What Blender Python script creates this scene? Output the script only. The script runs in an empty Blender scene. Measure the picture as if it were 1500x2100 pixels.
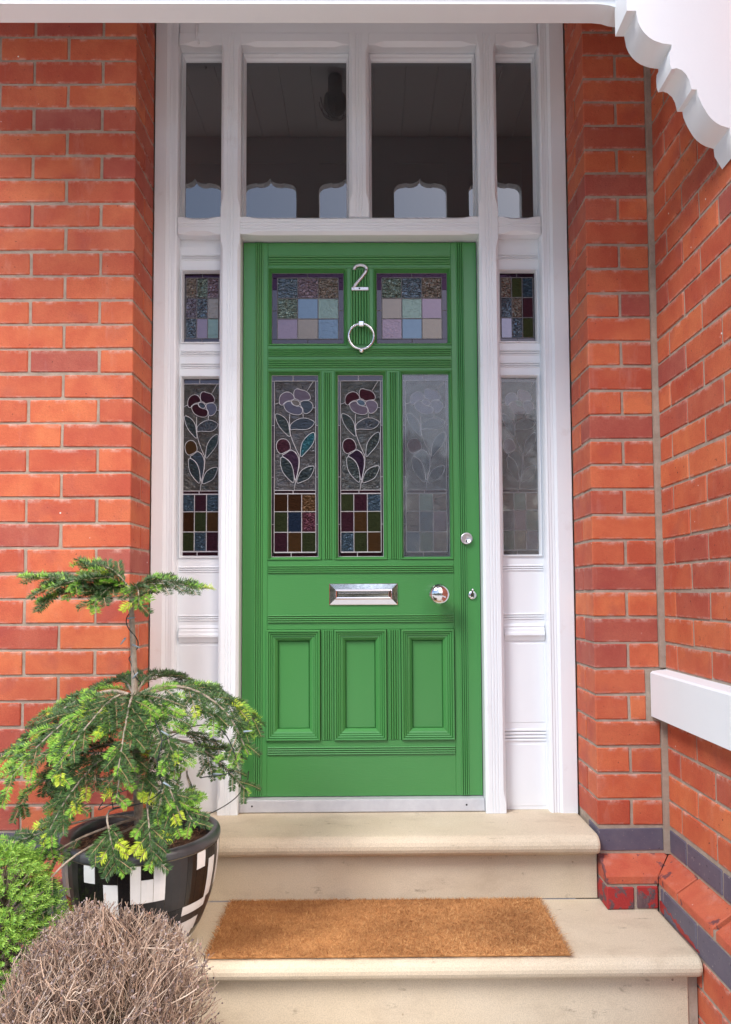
import bpy, bmesh, math, random
from mathutils import Vector, Matrix

random.seed(7)
R = math.radians
scene = bpy.context.scene
col = scene.collection

# ------------------------------------------------------------------ camera
cam_data = bpy.data.cameras.new("camera")
cam = bpy.data.objects.new("camera", cam_data)
col.objects.link(cam)
cam_data.sensor_fit = 'AUTO'
cam_data.sensor_width = 36.0
cam_data.lens = 1515.0 / 2100.0 * 36.0
cam_data.shift_x = -17.0 / 2100.0
cam_data.shift_y = 86.0 / 2100.0
cam_data.clip_start = 0.05
cam_data.clip_end = 400
_f = Vector((0.00784314, 0.99859873, 0.05233596))
_u = Vector((0.00482477, -0.05237475, 0.99861585))
_r = Vector((0.9999576, -0.00757977, -0.00522879))
cam.matrix_world = Matrix(((_r.x, _u.x, -_f.x, 0.0), (_r.y, _u.y, -_f.y, -2.44), (_r.z, _u.z, -_f.z, 1.24), (0, 0, 0, 1)))
scene.camera = cam

# ------------------------------------------------------------------ sky, sun, exposure
SUN_EL, SUN_AZ = R(47), R(-45)          # azimuth measured from -y (towards the street), negative = from the left
world = bpy.data.worlds.new("World")
scene.world = world
world.use_nodes = True
wn, wl = world.node_tree.nodes, world.node_tree.links
wn.clear()
sky = wn.new("ShaderNodeTexSky")
sky.sky_type = 'NISHITA'
sky.sun_disc = False
sky.sun_elevation = SUN_EL
sky.sun_rotation = math.pi + SUN_AZ
sky.air_density = 1.0
sky.dust_density = 4.0
sky.ozone_density = 1.0
hsv = wn.new("ShaderNodeHueSaturation")
hsv.inputs['Saturation'].default_value = 1.12
bg = wn.new("ShaderNodeBackground")
bg.inputs['Strength'].default_value = 0.14
wo = wn.new("ShaderNodeOutputWorld")
wl.new(sky.outputs[0], hsv.inputs['Color'])
wl.new(hsv.outputs[0], bg.inputs['Color'])
wl.new(bg.outputs[0], wo.inputs['Surface'])

sun_data = bpy.data.lights.new("sun", 'SUN')
sun_data.energy = 1.55
sun_data.angle = R(20)
sun_data.color = (1.0, 0.985, 0.97)
sun = bpy.data.objects.new("sun", sun_data)
col.objects.link(sun)
sd = Vector((math.sin(SUN_AZ) * math.cos(SUN_EL), -math.cos(SUN_AZ) * math.cos(SUN_EL), math.sin(SUN_EL)))
sun.rotation_euler = sd.to_track_quat('Z', 'Y').to_euler()
sun.location = (0, -6, 8)

vs = scene.view_settings
vs.view_transform = 'Standard'
vs.look = 'None'
vs.exposure = 1.10
vs.gamma = 1.0
vs.use_curve_mapping = False
scene.cycles.max_bounces = 8
scene.cycles.transparent_max_bounces = 12


# ------------------------------------------------------------------ materials
def new_mat(name):
    m = bpy.data.materials.new(name)
    m.use_nodes = True
    nt = m.node_tree
    b = nt.nodes["Principled BSDF"]
    return m, nt, b


def nd(nt, typ, **kw):
    n = nt.nodes.new(typ)
    for k, v in kw.items():
        setattr(n, k, v)
    return n


def mixc(nt, fac, a, b, blend='MIX'):
    n = nt.nodes.new("ShaderNodeMix")
    n.data_type = 'RGBA'
    n.blend_type = blend
    for sock, v in ((n.inputs[0], fac), (n.inputs[6], a), (n.inputs[7], b)):
        if hasattr(v, 'links') or hasattr(v, 'is_linked'):
            nt.links.new(v, sock)
        elif isinstance(v, (tuple, list)):
            sock.default_value = (*v, 1.0) if len(v) == 3 else v
        else:
            sock.default_value = v
    return n.outputs[2]


def noise(nt, vec, scale, detail=3.0, rough=0.55, dist=0.0):
    n = nt.nodes.new("ShaderNodeTexNoise")
    n.inputs['Scale'].default_value = scale
    n.inputs['Detail'].default_value = detail
    n.inputs['Roughness'].default_value = rough
    n.inputs['Distortion'].default_value = dist
    if vec is not None:
        nt.links.new(vec, n.inputs['Vector'])
    return n.outputs['Fac']


def ramp(nt, fac, stops):
    n = nt.nodes.new("ShaderNodeValToRGB")
    el = n.color_ramp.elements
    while len(el) < len(stops):
        el.new(0.5)
    for e, (p, c) in zip(el, stops):
        e.position = p
        if not isinstance(c, (tuple, list)):
            c = (c, c, c)
        e.color = (*c, 1.0)
    nt.links.new(fac, n.inputs[0])
    return n.outputs[0]


def bump(nt, b, height, strength, dist=0.002):
    n = nt.nodes.new("ShaderNodeBump")
    n.inputs['Strength'].default_value = strength
    n.inputs['Distance'].default_value = dist
    nt.links.new(height, n.inputs['Height'])
    nt.links.new(n.outputs[0], b.inputs['Normal'])


def wpos(nt, scale=(1, 1, 1)):
    g = nt.nodes.new("ShaderNodeNewGeometry")
    mp = nt.nodes.new("ShaderNodeMapping")
    mp.inputs['Scale'].default_value = scale
    nt.links.new(g.outputs['Position'], mp.inputs['Vector'])
    return mp.outputs[0]


def paint_mat(name, colr, rough=0.38, grain=(6, 60, 60), bstr=0.25, var=0.06, dirt=None):
    m, nt, b = new_mat(name)
    p = wpos(nt)
    n1 = noise(nt, p, 3.0, 4)
    c = mixc(nt, n1, tuple(x * (1 - var) for x in colr), tuple(min(1, x * (1 + var)) for x in colr))
    if dirt:
        d = ramp(nt, noise(nt, p, 9.0, 6, 0.65), [(0.62, 0.0), (0.8, 1.0)])
        c = mixc(nt, d, c, dirt)
    nt.links.new(c, b.inputs['Base Color'])
    b.inputs['Roughness'].default_value = rough
    pg = wpos(nt, grain)
    g = noise(nt, pg, 8.0, 5, 0.6, 0.4)
    bump(nt, b, g, bstr, 0.0012)
    return m


MAT = {}
MAT['white'] = paint_mat("white_gloss_paint", (0.79, 0.815, 0.848), 0.28, (60, 60, 8), 0.05, 0.025, (0.70, 0.68, 0.69))
MAT['white_h'] = paint_mat("white_gloss_paint_horizontal", (0.79, 0.815, 0.848), 0.28, (8, 60, 60), 0.05, 0.025)
MAT['porch_white'] = paint_mat("porch_white_paint", (0.79, 0.81, 0.84), 0.5, (25, 25, 25), 0.25, 0.03)
MAT['porch_dark'] = paint_mat("porch_ceiling_paint", (0.76, 0.75, 0.76), 0.6)
MAT['green'] = paint_mat("green_gloss_paint", (0.062, 0.245, 0.066), 0.27, (50, 50, 5), 0.04, 0.04)
MAT['green_h'] = paint_mat("green_gloss_paint_horizontal", (0.062, 0.245, 0.066), 0.27, (5, 50, 42), 0.42, 0.05)


def brick_mat(name, stops, white_bloom=0.5, painted=None):
    m, nt, b = new_mat(name)
    oi = nd(nt, "ShaderNodeObjectInfo")
    base = ramp(nt, oi.outputs['Random'], stops)
    p = wpos(nt)
    # every brick takes its own slice of the noise
    ad = nd(nt, "ShaderNodeVectorMath", operation='ADD')
    cmb = nd(nt, "ShaderNodeCombineXYZ")
    mul = nd(nt, "ShaderNodeMath", operation='MULTIPLY')
    mul.inputs[1].default_value = 37.0
    nt.links.new(oi.outputs['Random'], mul.inputs[0])
    for i in range(3):
        nt.links.new(mul.outputs[0], cmb.inputs[i])
    nt.links.new(p, ad.inputs[0])
    nt.links.new(cmb.outputs[0], ad.inputs[1])
    q = ad.outputs[0]
    blot = ramp(nt, noise(nt, q, 9.0, 4, 0.6), [(0.36, 0.0), (0.62, 1.0)])
    base = mixc(nt, blot, mixc(nt, 1.0, base, (0.95, 0.90, 0.91), 'MULTIPLY'), mixc(nt, 1.0, base, (1.10, 1.34, 1.25), 'MULTIPLY'))
    purple = ramp(nt, noise(nt, q, 7.0, 4), [(0.57, 0.0), (0.76, 0.50)])
    base = mixc(nt, purple, base, (0.33, 0.075, 0.066))
    speck = ramp(nt, noise(nt, p, 420.0, 2), [(0.30, 0.72), (0.55, 1.0)])
    base = mixc(nt, 0.7, base, mixc(nt, 1.0, base, speck, 'MULTIPLY'))
    # chalky bloom that gathers along the edges of each brick
    tc = nd(nt, "ShaderNodeTexCoord")
    sp = nd(nt, "ShaderNodeSeparateXYZ")
    nt.links.new(tc.outputs['Generated'], sp.inputs[0])
    edge = ramp(nt, sp.outputs['Z'], [(0.0, 0.9), (0.12, 0.0), (0.80, 0.0), (0.97, 1.0)])
    bl = ramp(nt, noise(nt, q, 26.0, 5, 0.7), [(0.47, 0.0), (0.66, 1.0)])
    mm = nd(nt, "ShaderNodeMath", operation='MULTIPLY')
    nt.links.new(edge, mm.inputs[0])
    nt.links.new(bl, mm.inputs[1])
    m2 = nd(nt, "ShaderNodeMath", operation='MULTIPLY')
    m2.inputs[1].default_value = white_bloom
    nt.links.new(mm.outputs[0], m2.inputs[0])
    base = mixc(nt, m2.outputs[0], base, (0.62, 0.42, 0.36))
    wash = ramp(nt, noise(nt, wpos(nt, (1, 1, 0.25)), 11.0, 5, 0.7), [(0.58, 0.0), (0.80, 0.30)])
    base = mixc(nt, wash, base, (0.58, 0.36, 0.31))
    # white flecks of paint and dark pits
    vo = nd(nt, "ShaderNodeTexVoronoi")
    vo.inputs['Scale'].default_value = 17.0
    nt.links.new(p, vo.inputs['Vector'])
    fl = ramp(nt, vo.outputs['Distance'], [(0.035, 1.0), (0.055, 0.0)])
    gate = ramp(nt, noise(nt, p, 5.0, 1), [(0.55, 0.0), (0.60, 1.0)])
    flm = nd(nt, "ShaderNodeMath", operation='MULTIPLY')
    nt.links.new(fl, flm.inputs[0])
    nt.links.new(gate, flm.inputs[1])
    base = mixc(nt, flm.outputs[0], base, (0.75, 0.68, 0.64))
    pits = ramp(nt, noise(nt, p, 90.0, 3, 0.5), [(0.25, 1.0), (0.31, 0.0)])
    base = mixc(nt, pits, base, (0.10, 0.03, 0.025))
    if painted:
        pm = ramp(nt, noise(nt, p, painted[1], 5, 0.6), [(painted[2], 0.0), (painted[2] + 0.03, 1.0)])
        base = mixc(nt, pm, base, painted[0])
    nt.links.new(base, b.inputs['Base Color'])
    b.inputs['Roughness'].default_value = 0.72
    b.inputs['Specular IOR Level'].default_value = 0.35
    hs = noise(nt, p, 110.0, 7, 0.75)
    bump(nt, b, hs, 0.6, 0.003)
    return m


RED = [(0.0, (0.43, 0.072, 0.038)), (0.14, (0.50, 0.100, 0.050)), (0.34, (0.56, 0.118, 0.052)), (0.54, (0.45, 0.082, 0.043)),
       (0.74, (0.60, 0.140, 0.058)), (0.86, (0.41, 0.078, 0.050)), (0.95, (0.36, 0.080, 0.060)), (1.0, (0.54, 0.110, 0.050))]
MAT['brick'] = brick_mat("red_brick", RED, 0.75)
MAT['blue_brick'] = brick_mat("blue_brick", [(0, (0.075, 0.070, 0.105)), (0.5, (0.095, 0.085, 0.125)), (1, (0.085, 0.082, 0.110))], 0.25)
for _n in MAT['blue_brick'].node_tree.nodes:
    pass
MAT['chamfer_brick'] = brick_mat("chamfer_brick", [(0, (0.46, 0.085, 0.045)), (1, (0.52, 0.11, 0.06))], 0.2, ((0.17, 0.06, 0.06), 9.0, 0.57))
MAT['red_paint_brick'] = brick_mat("red_painted_brick", [(0, (0.10, 0.055, 0.065)), (1, (0.12, 0.06, 0.07))], 0.1, ((0.36, 0.030, 0.028), 16.0, 0.47))


def blue_fix():
    # blue engineering bricks: no red blotches
    m, nt, b = new_mat("blue_engineering_brick")
    oi = nd(nt, "ShaderNodeObjectInfo")
    p = wpos(nt)
    c = ramp(nt, oi.outputs['Random'], [(0, (0.080, 0.072, 0.112)), (0.5, (0.105, 0.090, 0.130)), (1, (0.085, 0.085, 0.115))])
    c = mixc(nt, ramp(nt, noise(nt, p, 14, 5, 0.65), [(0.35, 0.0), (0.7, 0.6)]), c, (0.15, 0.125, 0.155))
    c = mixc(nt, ramp(nt, noise(nt, p, 60, 4, 0.7), [(0.62, 0.0), (0.68, 0.8)]), c, (0.30, 0.24, 0.24))
    c = mixc(nt, ramp(nt, noise(nt, p, 75, 2, 0.5), [(0.26, 1.0), (0.31, 0.0)]), c, (0.02, 0.018, 0.025))
    nt.links.new(c, b.inputs['Base Color'])
    b.inputs['Roughness'].default_value = 0.6
    bump(nt, b, noise(nt, p, 140, 5, 0.7), 0.3, 0.002)
    return m


MAT['blue_brick'] = blue_fix()


def simple(name, c1, c2, scale, rough=0.7, bstr=0.4, bscale=None, bdist=0.002, metallic=0.0):
    m, nt, b = new_mat(name)
    p = wpos(nt)
    c = mixc(nt, ramp(nt, noise(nt, p, scale, 5, 0.65), [(0.3, 0.0), (0.7, 1.0)]), c1, c2)
    nt.links.new(c, b.inputs['Base Color'])
    b.inputs['Roughness'].default_value = rough
    b.inputs['Metallic'].default_value = metallic
    bump(nt, b, noise(nt, p, bscale or scale * 6, 5, 0.7), bstr, bdist)
    return m


MAT['mortar'] = simple("lime_mortar", (0.29, 0.225, 0.175), (0.43, 0.345, 0.275), 24, 0.9, 0.7, 160, 0.003)


def stone_mat():
    m, nt, b = new_mat("cream_sandstone")
    p = wpos(nt)
    c = mixc(nt, ramp(nt, noise(nt, p, 4, 4), [(0.3, 0.0), (0.7, 1.0)]), (0.58, 0.485, 0.35), (0.64, 0.55, 0.42))
    grit = ramp(nt, noise(nt, p, 330, 3, 0.6), [(0.30, 0.80), (0.60, 1.06)])
    c = mixc(nt, 1.0, c, grit, 'MULTIPLY')
    st = ramp(nt, noise(nt, wpos(nt, (1.0, 1.6, 1.6)), 5.5, 6, 0.65), [(0.52, 0.0), (0.74, 0.40)])
    c = mixc(nt, st, c, (0.34, 0.26, 0.18))
    sm = ramp(nt, noise(nt, wpos(nt, (1.0, 3.0, 2.0)), 16, 5, 0.7), [(0.63, 0.0), (0.73, 0.6)])
    c = mixc(nt, sm, c, (0.20, 0.155, 0.11))
    vo = nd(nt, "ShaderNodeTexVoronoi")
    vo.inputs['Scale'].default_value = 14.0
    nt.links.new(p, vo.inputs['Vector'])
    fl = ramp(nt, vo.outputs['Distance'], [(0.03, 1.0), (0.06, 0.0)])
    gate = ramp(nt, noise(nt, p, 7.0, 1), [(0.56, 0.0), (0.62, 0.8)])
    mm = nd(nt, "ShaderNodeMath", operation='MULTIPLY')
    nt.links.new(fl, mm.inputs[0])
    nt.links.new(gate, mm.inputs[1])
    c = mixc(nt, mm.outputs[0], c, (0.16, 0.10, 0.06))
    nt.links.new(c, b.inputs['Base Color'])
    b.inputs['Roughness'].default_value = 0.75
    bump(nt, b, noise(nt, p, 260, 5, 0.7), 0.25, 0.0015)
    return m


MAT['stone'] = stone_mat()


def chrome():
    m, nt, b = new_mat("polished_chrome")
    b.inputs['Base Color'].default_value = (0.80, 0.79, 0.81, 1)
    b.inputs['Metallic'].default_value = 1.0
    p = wpos(nt)
    nt.links.new(ramp(nt, noise(nt, p, 70, 4, 0.6), [(0.3, 0.05), (0.8, 0.16)]), b.inputs['Roughness'])
    bump(nt, b, noise(nt, p, 45, 2), 0.08, 0.001)
    return m


MAT['chrome'] = chrome()
MAT['satin'] = simple("satin_nickel", (0.62, 0.60, 0.64), (0.70, 0.68, 0.70), 50, 0.35, 0.1, 200, 0.0005, 0.9)
MAT['dark'] = simple("black_void", (0.01, 0.01, 0.012), (0.015, 0.014, 0.016), 20, 0.6)  # near-black standing in for unlit depth in gaps and behind panes
MAT['alu'] = simple("grey_metal_sill", (0.50, 0.50, 0.53), (0.60, 0.60, 0.62), 18, 0.45, 0.25, 120, 0.001, 0.25)
MAT['lead'] = simple("lead_came", (0.46, 0.445, 0.47), (0.62, 0.60, 0.63), 60, 0.45, 0.3, 150, 0.001, 0.25)


GLASS = {}


def glass(colr, rip=0.5, rscale=90.0, milk=0.0, ior=None):
    key = (colr, rip, rscale, milk, ior)
    if key in GLASS:
        return GLASS[key]
    m, nt, b = new_mat("stained_glass")
    p = wpos(nt, (1.0, 1.0, 1.9))
    mx = max(colr)
    lo_ = .30 if mx > .08 else .12
    tint = tuple(lo_ + (1 - lo_) * c / mx for c in colr)
    ior = ior or (2.15 if mx > .15 else 1.42)
    colr = tuple(c * (.30 if mx > .15 else .26) for c in colr)
    n = noise(nt, p, 40, 3)
    c = mixc(nt, n, tuple(x * 0.55 for x in colr), colr)
    nt.links.new(c, b.inputs['Base Color'])
    b.inputs['Specular Tint'].default_value = (*tint, 1)
    b.inputs['IOR'].default_value = ior
    b.inputs['Roughness'].default_value = 0.07 + milk
    if rip > 0:
        h = noise(nt, p, rscale, 4.5 if rscale < 30 else 1.5, 0.62 if rscale < 30 else 0.5, 1.2)
        bump(nt, b, h, rip, 0.010 if rscale < 60 else 0.006)
    GLASS[key] = m
    return m


def dark_hall_glass():
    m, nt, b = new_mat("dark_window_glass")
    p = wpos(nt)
    b.inputs['Base Color'].default_value = (0.012, 0.012, 0.013, 1)  # opaque; the darkness of the unlit hall is put into this colour
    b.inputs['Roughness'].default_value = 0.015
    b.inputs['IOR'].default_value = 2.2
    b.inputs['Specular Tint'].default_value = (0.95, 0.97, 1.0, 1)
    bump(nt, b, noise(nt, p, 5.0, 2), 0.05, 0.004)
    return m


MAT['pane'] = dark_hall_glass()


def sheet_glass(name, haze, milk):
    m, nt, b = new_mat(name)
    nt.nodes.remove(b)
    out = nt.nodes["Material Output"]
    tr = nd(nt, "ShaderNodeBsdfTransparent")
    df = nd(nt, "ShaderNodeBsdfDiffuse")
    p = wpos(nt, (1, 1, 0.6))
    c = mixc(nt, noise(nt, p, 14, 5, 0.6), tuple(x * 0.85 for x in haze), haze)
    nt.links.new(c, df.inputs[0])
    gl = nd(nt, "ShaderNodeBsdfGlossy")
    gl.inputs['Roughness'].default_value = 0.03
    fr = nd(nt, "ShaderNodeFresnel")
    fr.inputs['IOR'].default_value = 1.42
    m1 = nd(nt, "ShaderNodeMixShader")
    m1.inputs[0].default_value = milk
    nt.links.new(tr.outputs[0], m1.inputs[1])
    nt.links.new(df.outputs[0], m1.inputs[2])
    m2 = nd(nt, "ShaderNodeMixShader")
    nt.links.new(fr.outputs[0], m2.inputs[0])
    nt.links.new(m1.outputs[0], m2.inputs[1])
    nt.links.new(gl.outputs[0], m2.inputs[2])
    nt.links.new(m2.outputs[0], out.inputs['Surface'])
    return m


MAT['backlit_lead'] = simple('backlit_lead_came', (0.13, 0.125, 0.135), (0.22, 0.21, 0.225), 60, 0.45, 0.3, 150, 0.001, 0.3)  # same lead, darkened as if backlit, for the upper lights
MAT['sheet'] = sheet_glass("painted_haze_glass", (0.62, 0.67, 0.74), 0.09)  # pale diffuse haze stands in for the bright reflection on the sheet
MAT['sheet2'] = sheet_glass("painted_haze_glass_grey", (0.60, 0.59, 0.57), 0.14)  # reflection painted as haze again, greyer and stronger
MAT['bottle'] = sheet_glass("clear_plastic", (0.7, 0.7, 0.7), 0.05)


def leaf_mat(name, stops, rough=0.5, trans=0.0):
    m, nt, b = new_mat(name)
    g = nd(nt, "ShaderNodeNewGeometry")
    c = ramp(nt, g.outputs['Random Per Island'], stops)
    nt.links.new(c, b.inputs['Base Color'])
    b.inputs['Roughness'].default_value = rough
    return m


MAT['needle'] = leaf_mat("fir_needles", [(0, (0.022, 0.056, 0.016)), (0.5, (0.044, 0.108, 0.026)), (0.85, (0.080, 0.165, 0.038)), (1, (0.11, 0.20, 0.055))], 0.45)
MAT['fresh'] = leaf_mat("fresh_fir_needles", [(0, (0.12, 0.30, 0.03)), (0.6, (0.21, 0.43, 0.045)), (1, (0.34, 0.52, 0.06))], 0.5)
MAT['lime'] = leaf_mat("new_lime_needles", [(0, (0.34, 0.50, 0.035)), (1, (0.55, 0.62, 0.05))], 0.5)
MAT['spruce'] = leaf_mat("dwarf_spruce_needles", [(0, (0.10, 0.24, 0.03)), (0.5, (0.20, 0.40, 0.05)), (1, (0.34, 0.54, 0.08))], 0.5)
MAT['bark'] = simple("pale_fir_bark", (0.22, 0.17, 0.13), (0.42, 0.36, 0.29), 60, 0.85, 0.6, 200, 0.002)
MAT['twig'] = simple("tan_twig", (0.30, 0.21, 0.11), (0.42, 0.31, 0.18), 60, 0.85, 0.4, 200)
MAT['stem'] = leaf_mat("dead_stems", [(0, (0.09, 0.06, 0.05)), (0.25, (0.25, 0.165, 0.125)), (0.5, (0.43, 0.30, 0.222)), (0.8, (0.55, 0.405, 0.305)), (1, (0.62, 0.52, 0.43))], 0.85)
MAT['bud'] = leaf_mat("dried_flower_heads", [(0, (0.08, 0.06, 0.06)), (0.5, (0.20, 0.15, 0.14)), (0.9, (0.38, 0.31, 0.30)), (1, (0.34, 0.13, 0.07))], 0.9)
MAT['coir'] = leaf_mat("coir_fibres", [(0, (0.30, 0.115, 0.035)), (0.4, (0.50, 0.235, 0.082)), (0.8, (0.63, 0.330, 0.125)), (1, (0.78, 0.48, 0.21))], 0.85)


def coir_fix():
    m = MAT['coir']
    nt = m.node_tree
    b = nt.nodes["Principled BSDF"]
    src = b.inputs['Base Color'].links[0].from_socket
    p = wpos(nt, (0.8, 1.4, 1))
    worn = ramp(nt, noise(nt, p, 5.0, 5, 0.65), [(0.42, 0.0), (0.60, 0.75)])
    nt.links.new(mixc(nt, worn, src, mixc(nt, 1.0, src, (0.66, 0.58, 0.52), 'MULTIPLY')), b.inputs['Base Color'])


coir_fix()
MAT['soil'] = simple("bark_mulch_soil", (0.05, 0.028, 0.018), (0.15, 0.085, 0.055), 40, 0.95, 1.0, 90, 0.01)
MAT['litter'] = leaf_mat("dead_needle_litter", [(0, (0.10, 0.045, 0.025)), (0.5, (0.22, 0.10, 0.055)), (1, (0.33, 0.20, 0.12))], 0.9)
MAT['paving'] = simple("paving", (0.40, 0.385, 0.36), (0.48, 0.46, 0.43), 3, 0.9, 0.4, 60)
MAT['pot_black'] = simple("black_glazed_tile", (0.008, 0.008, 0.009), (0.014, 0.012, 0.012), 20, 0.16, 0.15, 30, 0.002)
MAT['pot_char'] = simple("charcoal_tile", (0.022, 0.021, 0.022), (0.036, 0.033, 0.033), 20, 0.35, 0.2, 60, 0.002)
MAT['pot_white'] = simple("white_glazed_tile", (0.72, 0.71, 0.69), (0.80, 0.79, 0.78), 12, 0.25, 0.15, 40, 0.002)
MAT['pot_grout'] = simple("tan_grout", (0.34, 0.27, 0.18), (0.44, 0.36, 0.25), 40, 0.8, 0.4)
MAT['pot_rim'] = simple("grey_black_glaze", (0.040, 0.040, 0.045), (0.075, 0.075, 0.082), 14, 0.30, 0.3, 50, 0.003)
MAT['lamp_grey'] = simple('grey_lamp_metal', (0.38, 0.37, 0.37), (0.46, 0.45, 0.45), 30, 0.5)
MAT['cable'] = simple("dark_green_cable", (0.012, 0.022, 0.022), (0.02, 0.03, 0.03), 30, 0.5)
MAT['bulb'] = simple("clear_bulb_tip", (0.20, 0.26, 0.30), (0.30, 0.36, 0.40), 30, 0.3)
MAT['plastic'] = simple("black_plastic", (0.012, 0.012, 0.015), (0.02, 0.02, 0.024), 30, 0.4)
MAT['solar'] = simple("solar_cell", (0.02, 0.022, 0.035), (0.045, 0.045, 0.06), 80, 0.25)
MAT['tree_far'] = leaf_mat("far_leaves", [(0, (0.018, 0.030, 0.014)), (1, (0.05, 0.07, 0.03))], 0.7)
MAT['far_brick'] = simple("far_red_brick", (0.28, 0.09, 0.06), (0.34, 0.12, 0.08), 2, 0.8)


# ------------------------------------------------------------------ mesh builder
class MB:
    def __init__(s):
        s.v, s.f, s.mi, s.sm = [], [], [], []

    def add(s, vs, fs, mi=0, smooth=False):
        o = len(s.v)
        s.v += [tuple(v) for v in vs]
        for f in fs:
            s.f.append(tuple(i + o for i in f))
            s.mi.append(mi)
            s.sm.append(smooth)
        return s

    def box(s, x0, x1, y0, y1, z0, z1, b=0.0, mi=0):
        if b <= 0:
            vs = [(x, y, z) for x in (x0, x1) for y in (y0, y1) for z in (z0, z1)]
            fs = [(0, 1, 3, 2), (4, 6, 7, 5), (0, 4, 5, 1), (2, 3, 7, 6), (0, 2, 6, 4), (1, 5, 7, 3)]
            return s.add(vs, fs, mi)
        b = min(b, (x1 - x0) * .45, (y1 - y0) * .45, (z1 - z0) * .45)
        vs, ix = [], {}
        X, Y, Z = (x0, x1), (y0, y1), (z0, z1)
        for i in (0, 1):
            for j in (0, 1):
                for k in (0, 1):
                    ex, ey, ez = X[i] + (b if i == 0 else -b), Y[j] + (b if j == 0 else -b), Z[k] + (b if k == 0 else -b)
                    ix[i, j, k, 0] = len(vs); vs.append((X[i], ey, ez))
                    ix[i, j, k, 1] = len(vs); vs.append((ex, Y[j], ez))
                    ix[i, j, k, 2] = len(vs); vs.append((ex, ey, Z[k]))
        fs = []
        for a in (0, 1):
            fs.append([ix[a, 0, 0, 0], ix[a, 1, 0, 0], ix[a, 1, 1, 0], ix[a, 0, 1, 0]])
            fs.append([ix[0, a, 0, 1], ix[0, a, 1, 1], ix[1, a, 1, 1], ix[1, a, 0, 1]])
            fs.append([ix[0, 0, a, 2], ix[1, 0, a, 2], ix[1, 1, a, 2], ix[0, 1, a, 2]])
            for c in (0, 1):
                fs.append([ix[a, c, 0, 0], ix[a, c, 1, 0], ix[a, c, 1, 1], ix[a, c, 0, 1]])
                fs.append([ix[a, 0, c, 0], ix[a, 1, c, 0], ix[a, 1, c, 2], ix[a, 0, c, 2]])
                fs.append([ix[0, a, c, 1], ix[1, a, c, 1], ix[1, a, c, 2], ix[0, a, c, 2]])
                for d in (0, 1):
                    fs.append([ix[a, c, d, 0], ix[a, c, d, 1], ix[a, c, d, 2]])
        cx = Vector(((x0 + x1) / 2, (y0 + y1) / 2, (z0 + z1) / 2))
        out = []
        for f in fs:
            p = [Vector(vs[i]) for i in f]
            n = (p[1] - p[0]).cross(p[2] - p[0])
            c = sum(p, Vector()) / len(p)
            out.append(tuple(f) if n.dot(c - cx) > 0 else tuple(reversed(f)))
        return s.add(vs, out, mi)

    def sweep(s, sections, closed=True, caps=True, mi=0, smooth=False):
        """join a list of equal-length loops of points"""
        n = len(sections[0])
        vs = [p for sec in sections for p in sec]
        fs = []
        for i in range(len(sections) - 1):
            for j in range(n if closed else n - 1):
                a, b2 = i * n + j, i * n + (j + 1) % n
                fs.append((a, b2, b2 + n, a + n))
        if caps:
            fs.append(tuple(reversed(range(n))))
            k = (len(sections) - 1) * n
            fs.append(tuple(range(k, k + n)))
        return s.add(vs, fs, mi, smooth)

    def ring(s, x0, x1, z0, z1, prof, mi=0):
        """mitred moulding round a rectangle; prof = (inset, y) outward to inward"""
        secs = []
        for i, y in prof:
            secs.append([(x0 + i, y, z0 + i), (x1 - i, y, z0 + i), (x1 - i, y, z1 - i), (x0 + i, y, z1 - i)])
        return s.sweep(secs, True, False, mi)

    def reeds(s, axis, a0, a1, b0, b1, y, n, h=0.003, mi=0, valley=0.0):
        """n half-round beads side by side standing proud of plane y (towards -y)"""
        w = (b1 - b0) / n
        prof = []
        for k in range(n):
            for t in range(0, 5):
                ang = math.pi * t / 4
                prof.append((b0 + w * k + w * .5 * (1 - math.cos(ang) * (0.88)), y - h * math.sin(ang) + valley * (1 if t in (0, 4) else 0)))
        prof = [(b0, y + .004)] + prof + [(b1, y + .004)]
        if axis == 'z':
            secs = [[(b, yy, a) for b, yy in prof] for a in (a0, a1)]
        else:
            secs = [[(a, yy, b) for b, yy in prof] for a in (a0, a1)]
        return s.sweep(secs, True, True, mi)

    def prism(s, poly, y0, y1, mi=0, rnd=0.0):
        """polygon in x,z extruded from y0 (front) to y1"""
        n = len(poly)
        if rnd:
            cx = sum(p[0] for p in poly) / n
            cz = sum(p[1] for p in poly) / n
            ins = []
            for x, z in poly:
                d = math.hypot(x - cx, z - cz) or 1
                ins.append((x - (x - cx) / d * rnd, z - (z - cz) / d * rnd))
            secs = [[(x, y0, z) for x, z in ins], [(x, y0 + rnd, z) for x, z in poly], [(x, y1, z) for x, z in poly]]
        else:
            secs = [[(x, y0, z) for x, z in poly], [(x, y1, z) for x, z in poly]]
        return s.sweep(secs, True, True, mi)

    def tube(s, pts, r, n=5, mi=0, flat=1.0, smooth=True, caps=True):
        pts = [Vector(p) for p in pts]
        rs = r if isinstance(r, (list, tuple)) else [r] * len(pts)
        secs = []
        up = Vector((0, 1, 0.013))
        for i, p in enumerate(pts):
            t = (pts[min(i + 1, len(pts) - 1)] - pts[max(i - 1, 0)])
            t = t.normalized() if t.length > 1e-9 else Vector((0, 0, 1))
            if abs(t.dot(up.normalized())) > 0.97:
                a = t.cross(Vector((1, 0, 0))).normalized()
            else:
                a = t.cross(up).normalized()
            b = a.cross(t).normalized()
            secs.append([tuple(p + a * math.cos(2 * math.pi * k / n) * rs[i] + b * math.sin(2 * math.pi * k / n) * rs[i] * flat) for k in range(n)])
        return s.sweep(secs, True, caps, mi, smooth)

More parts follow.
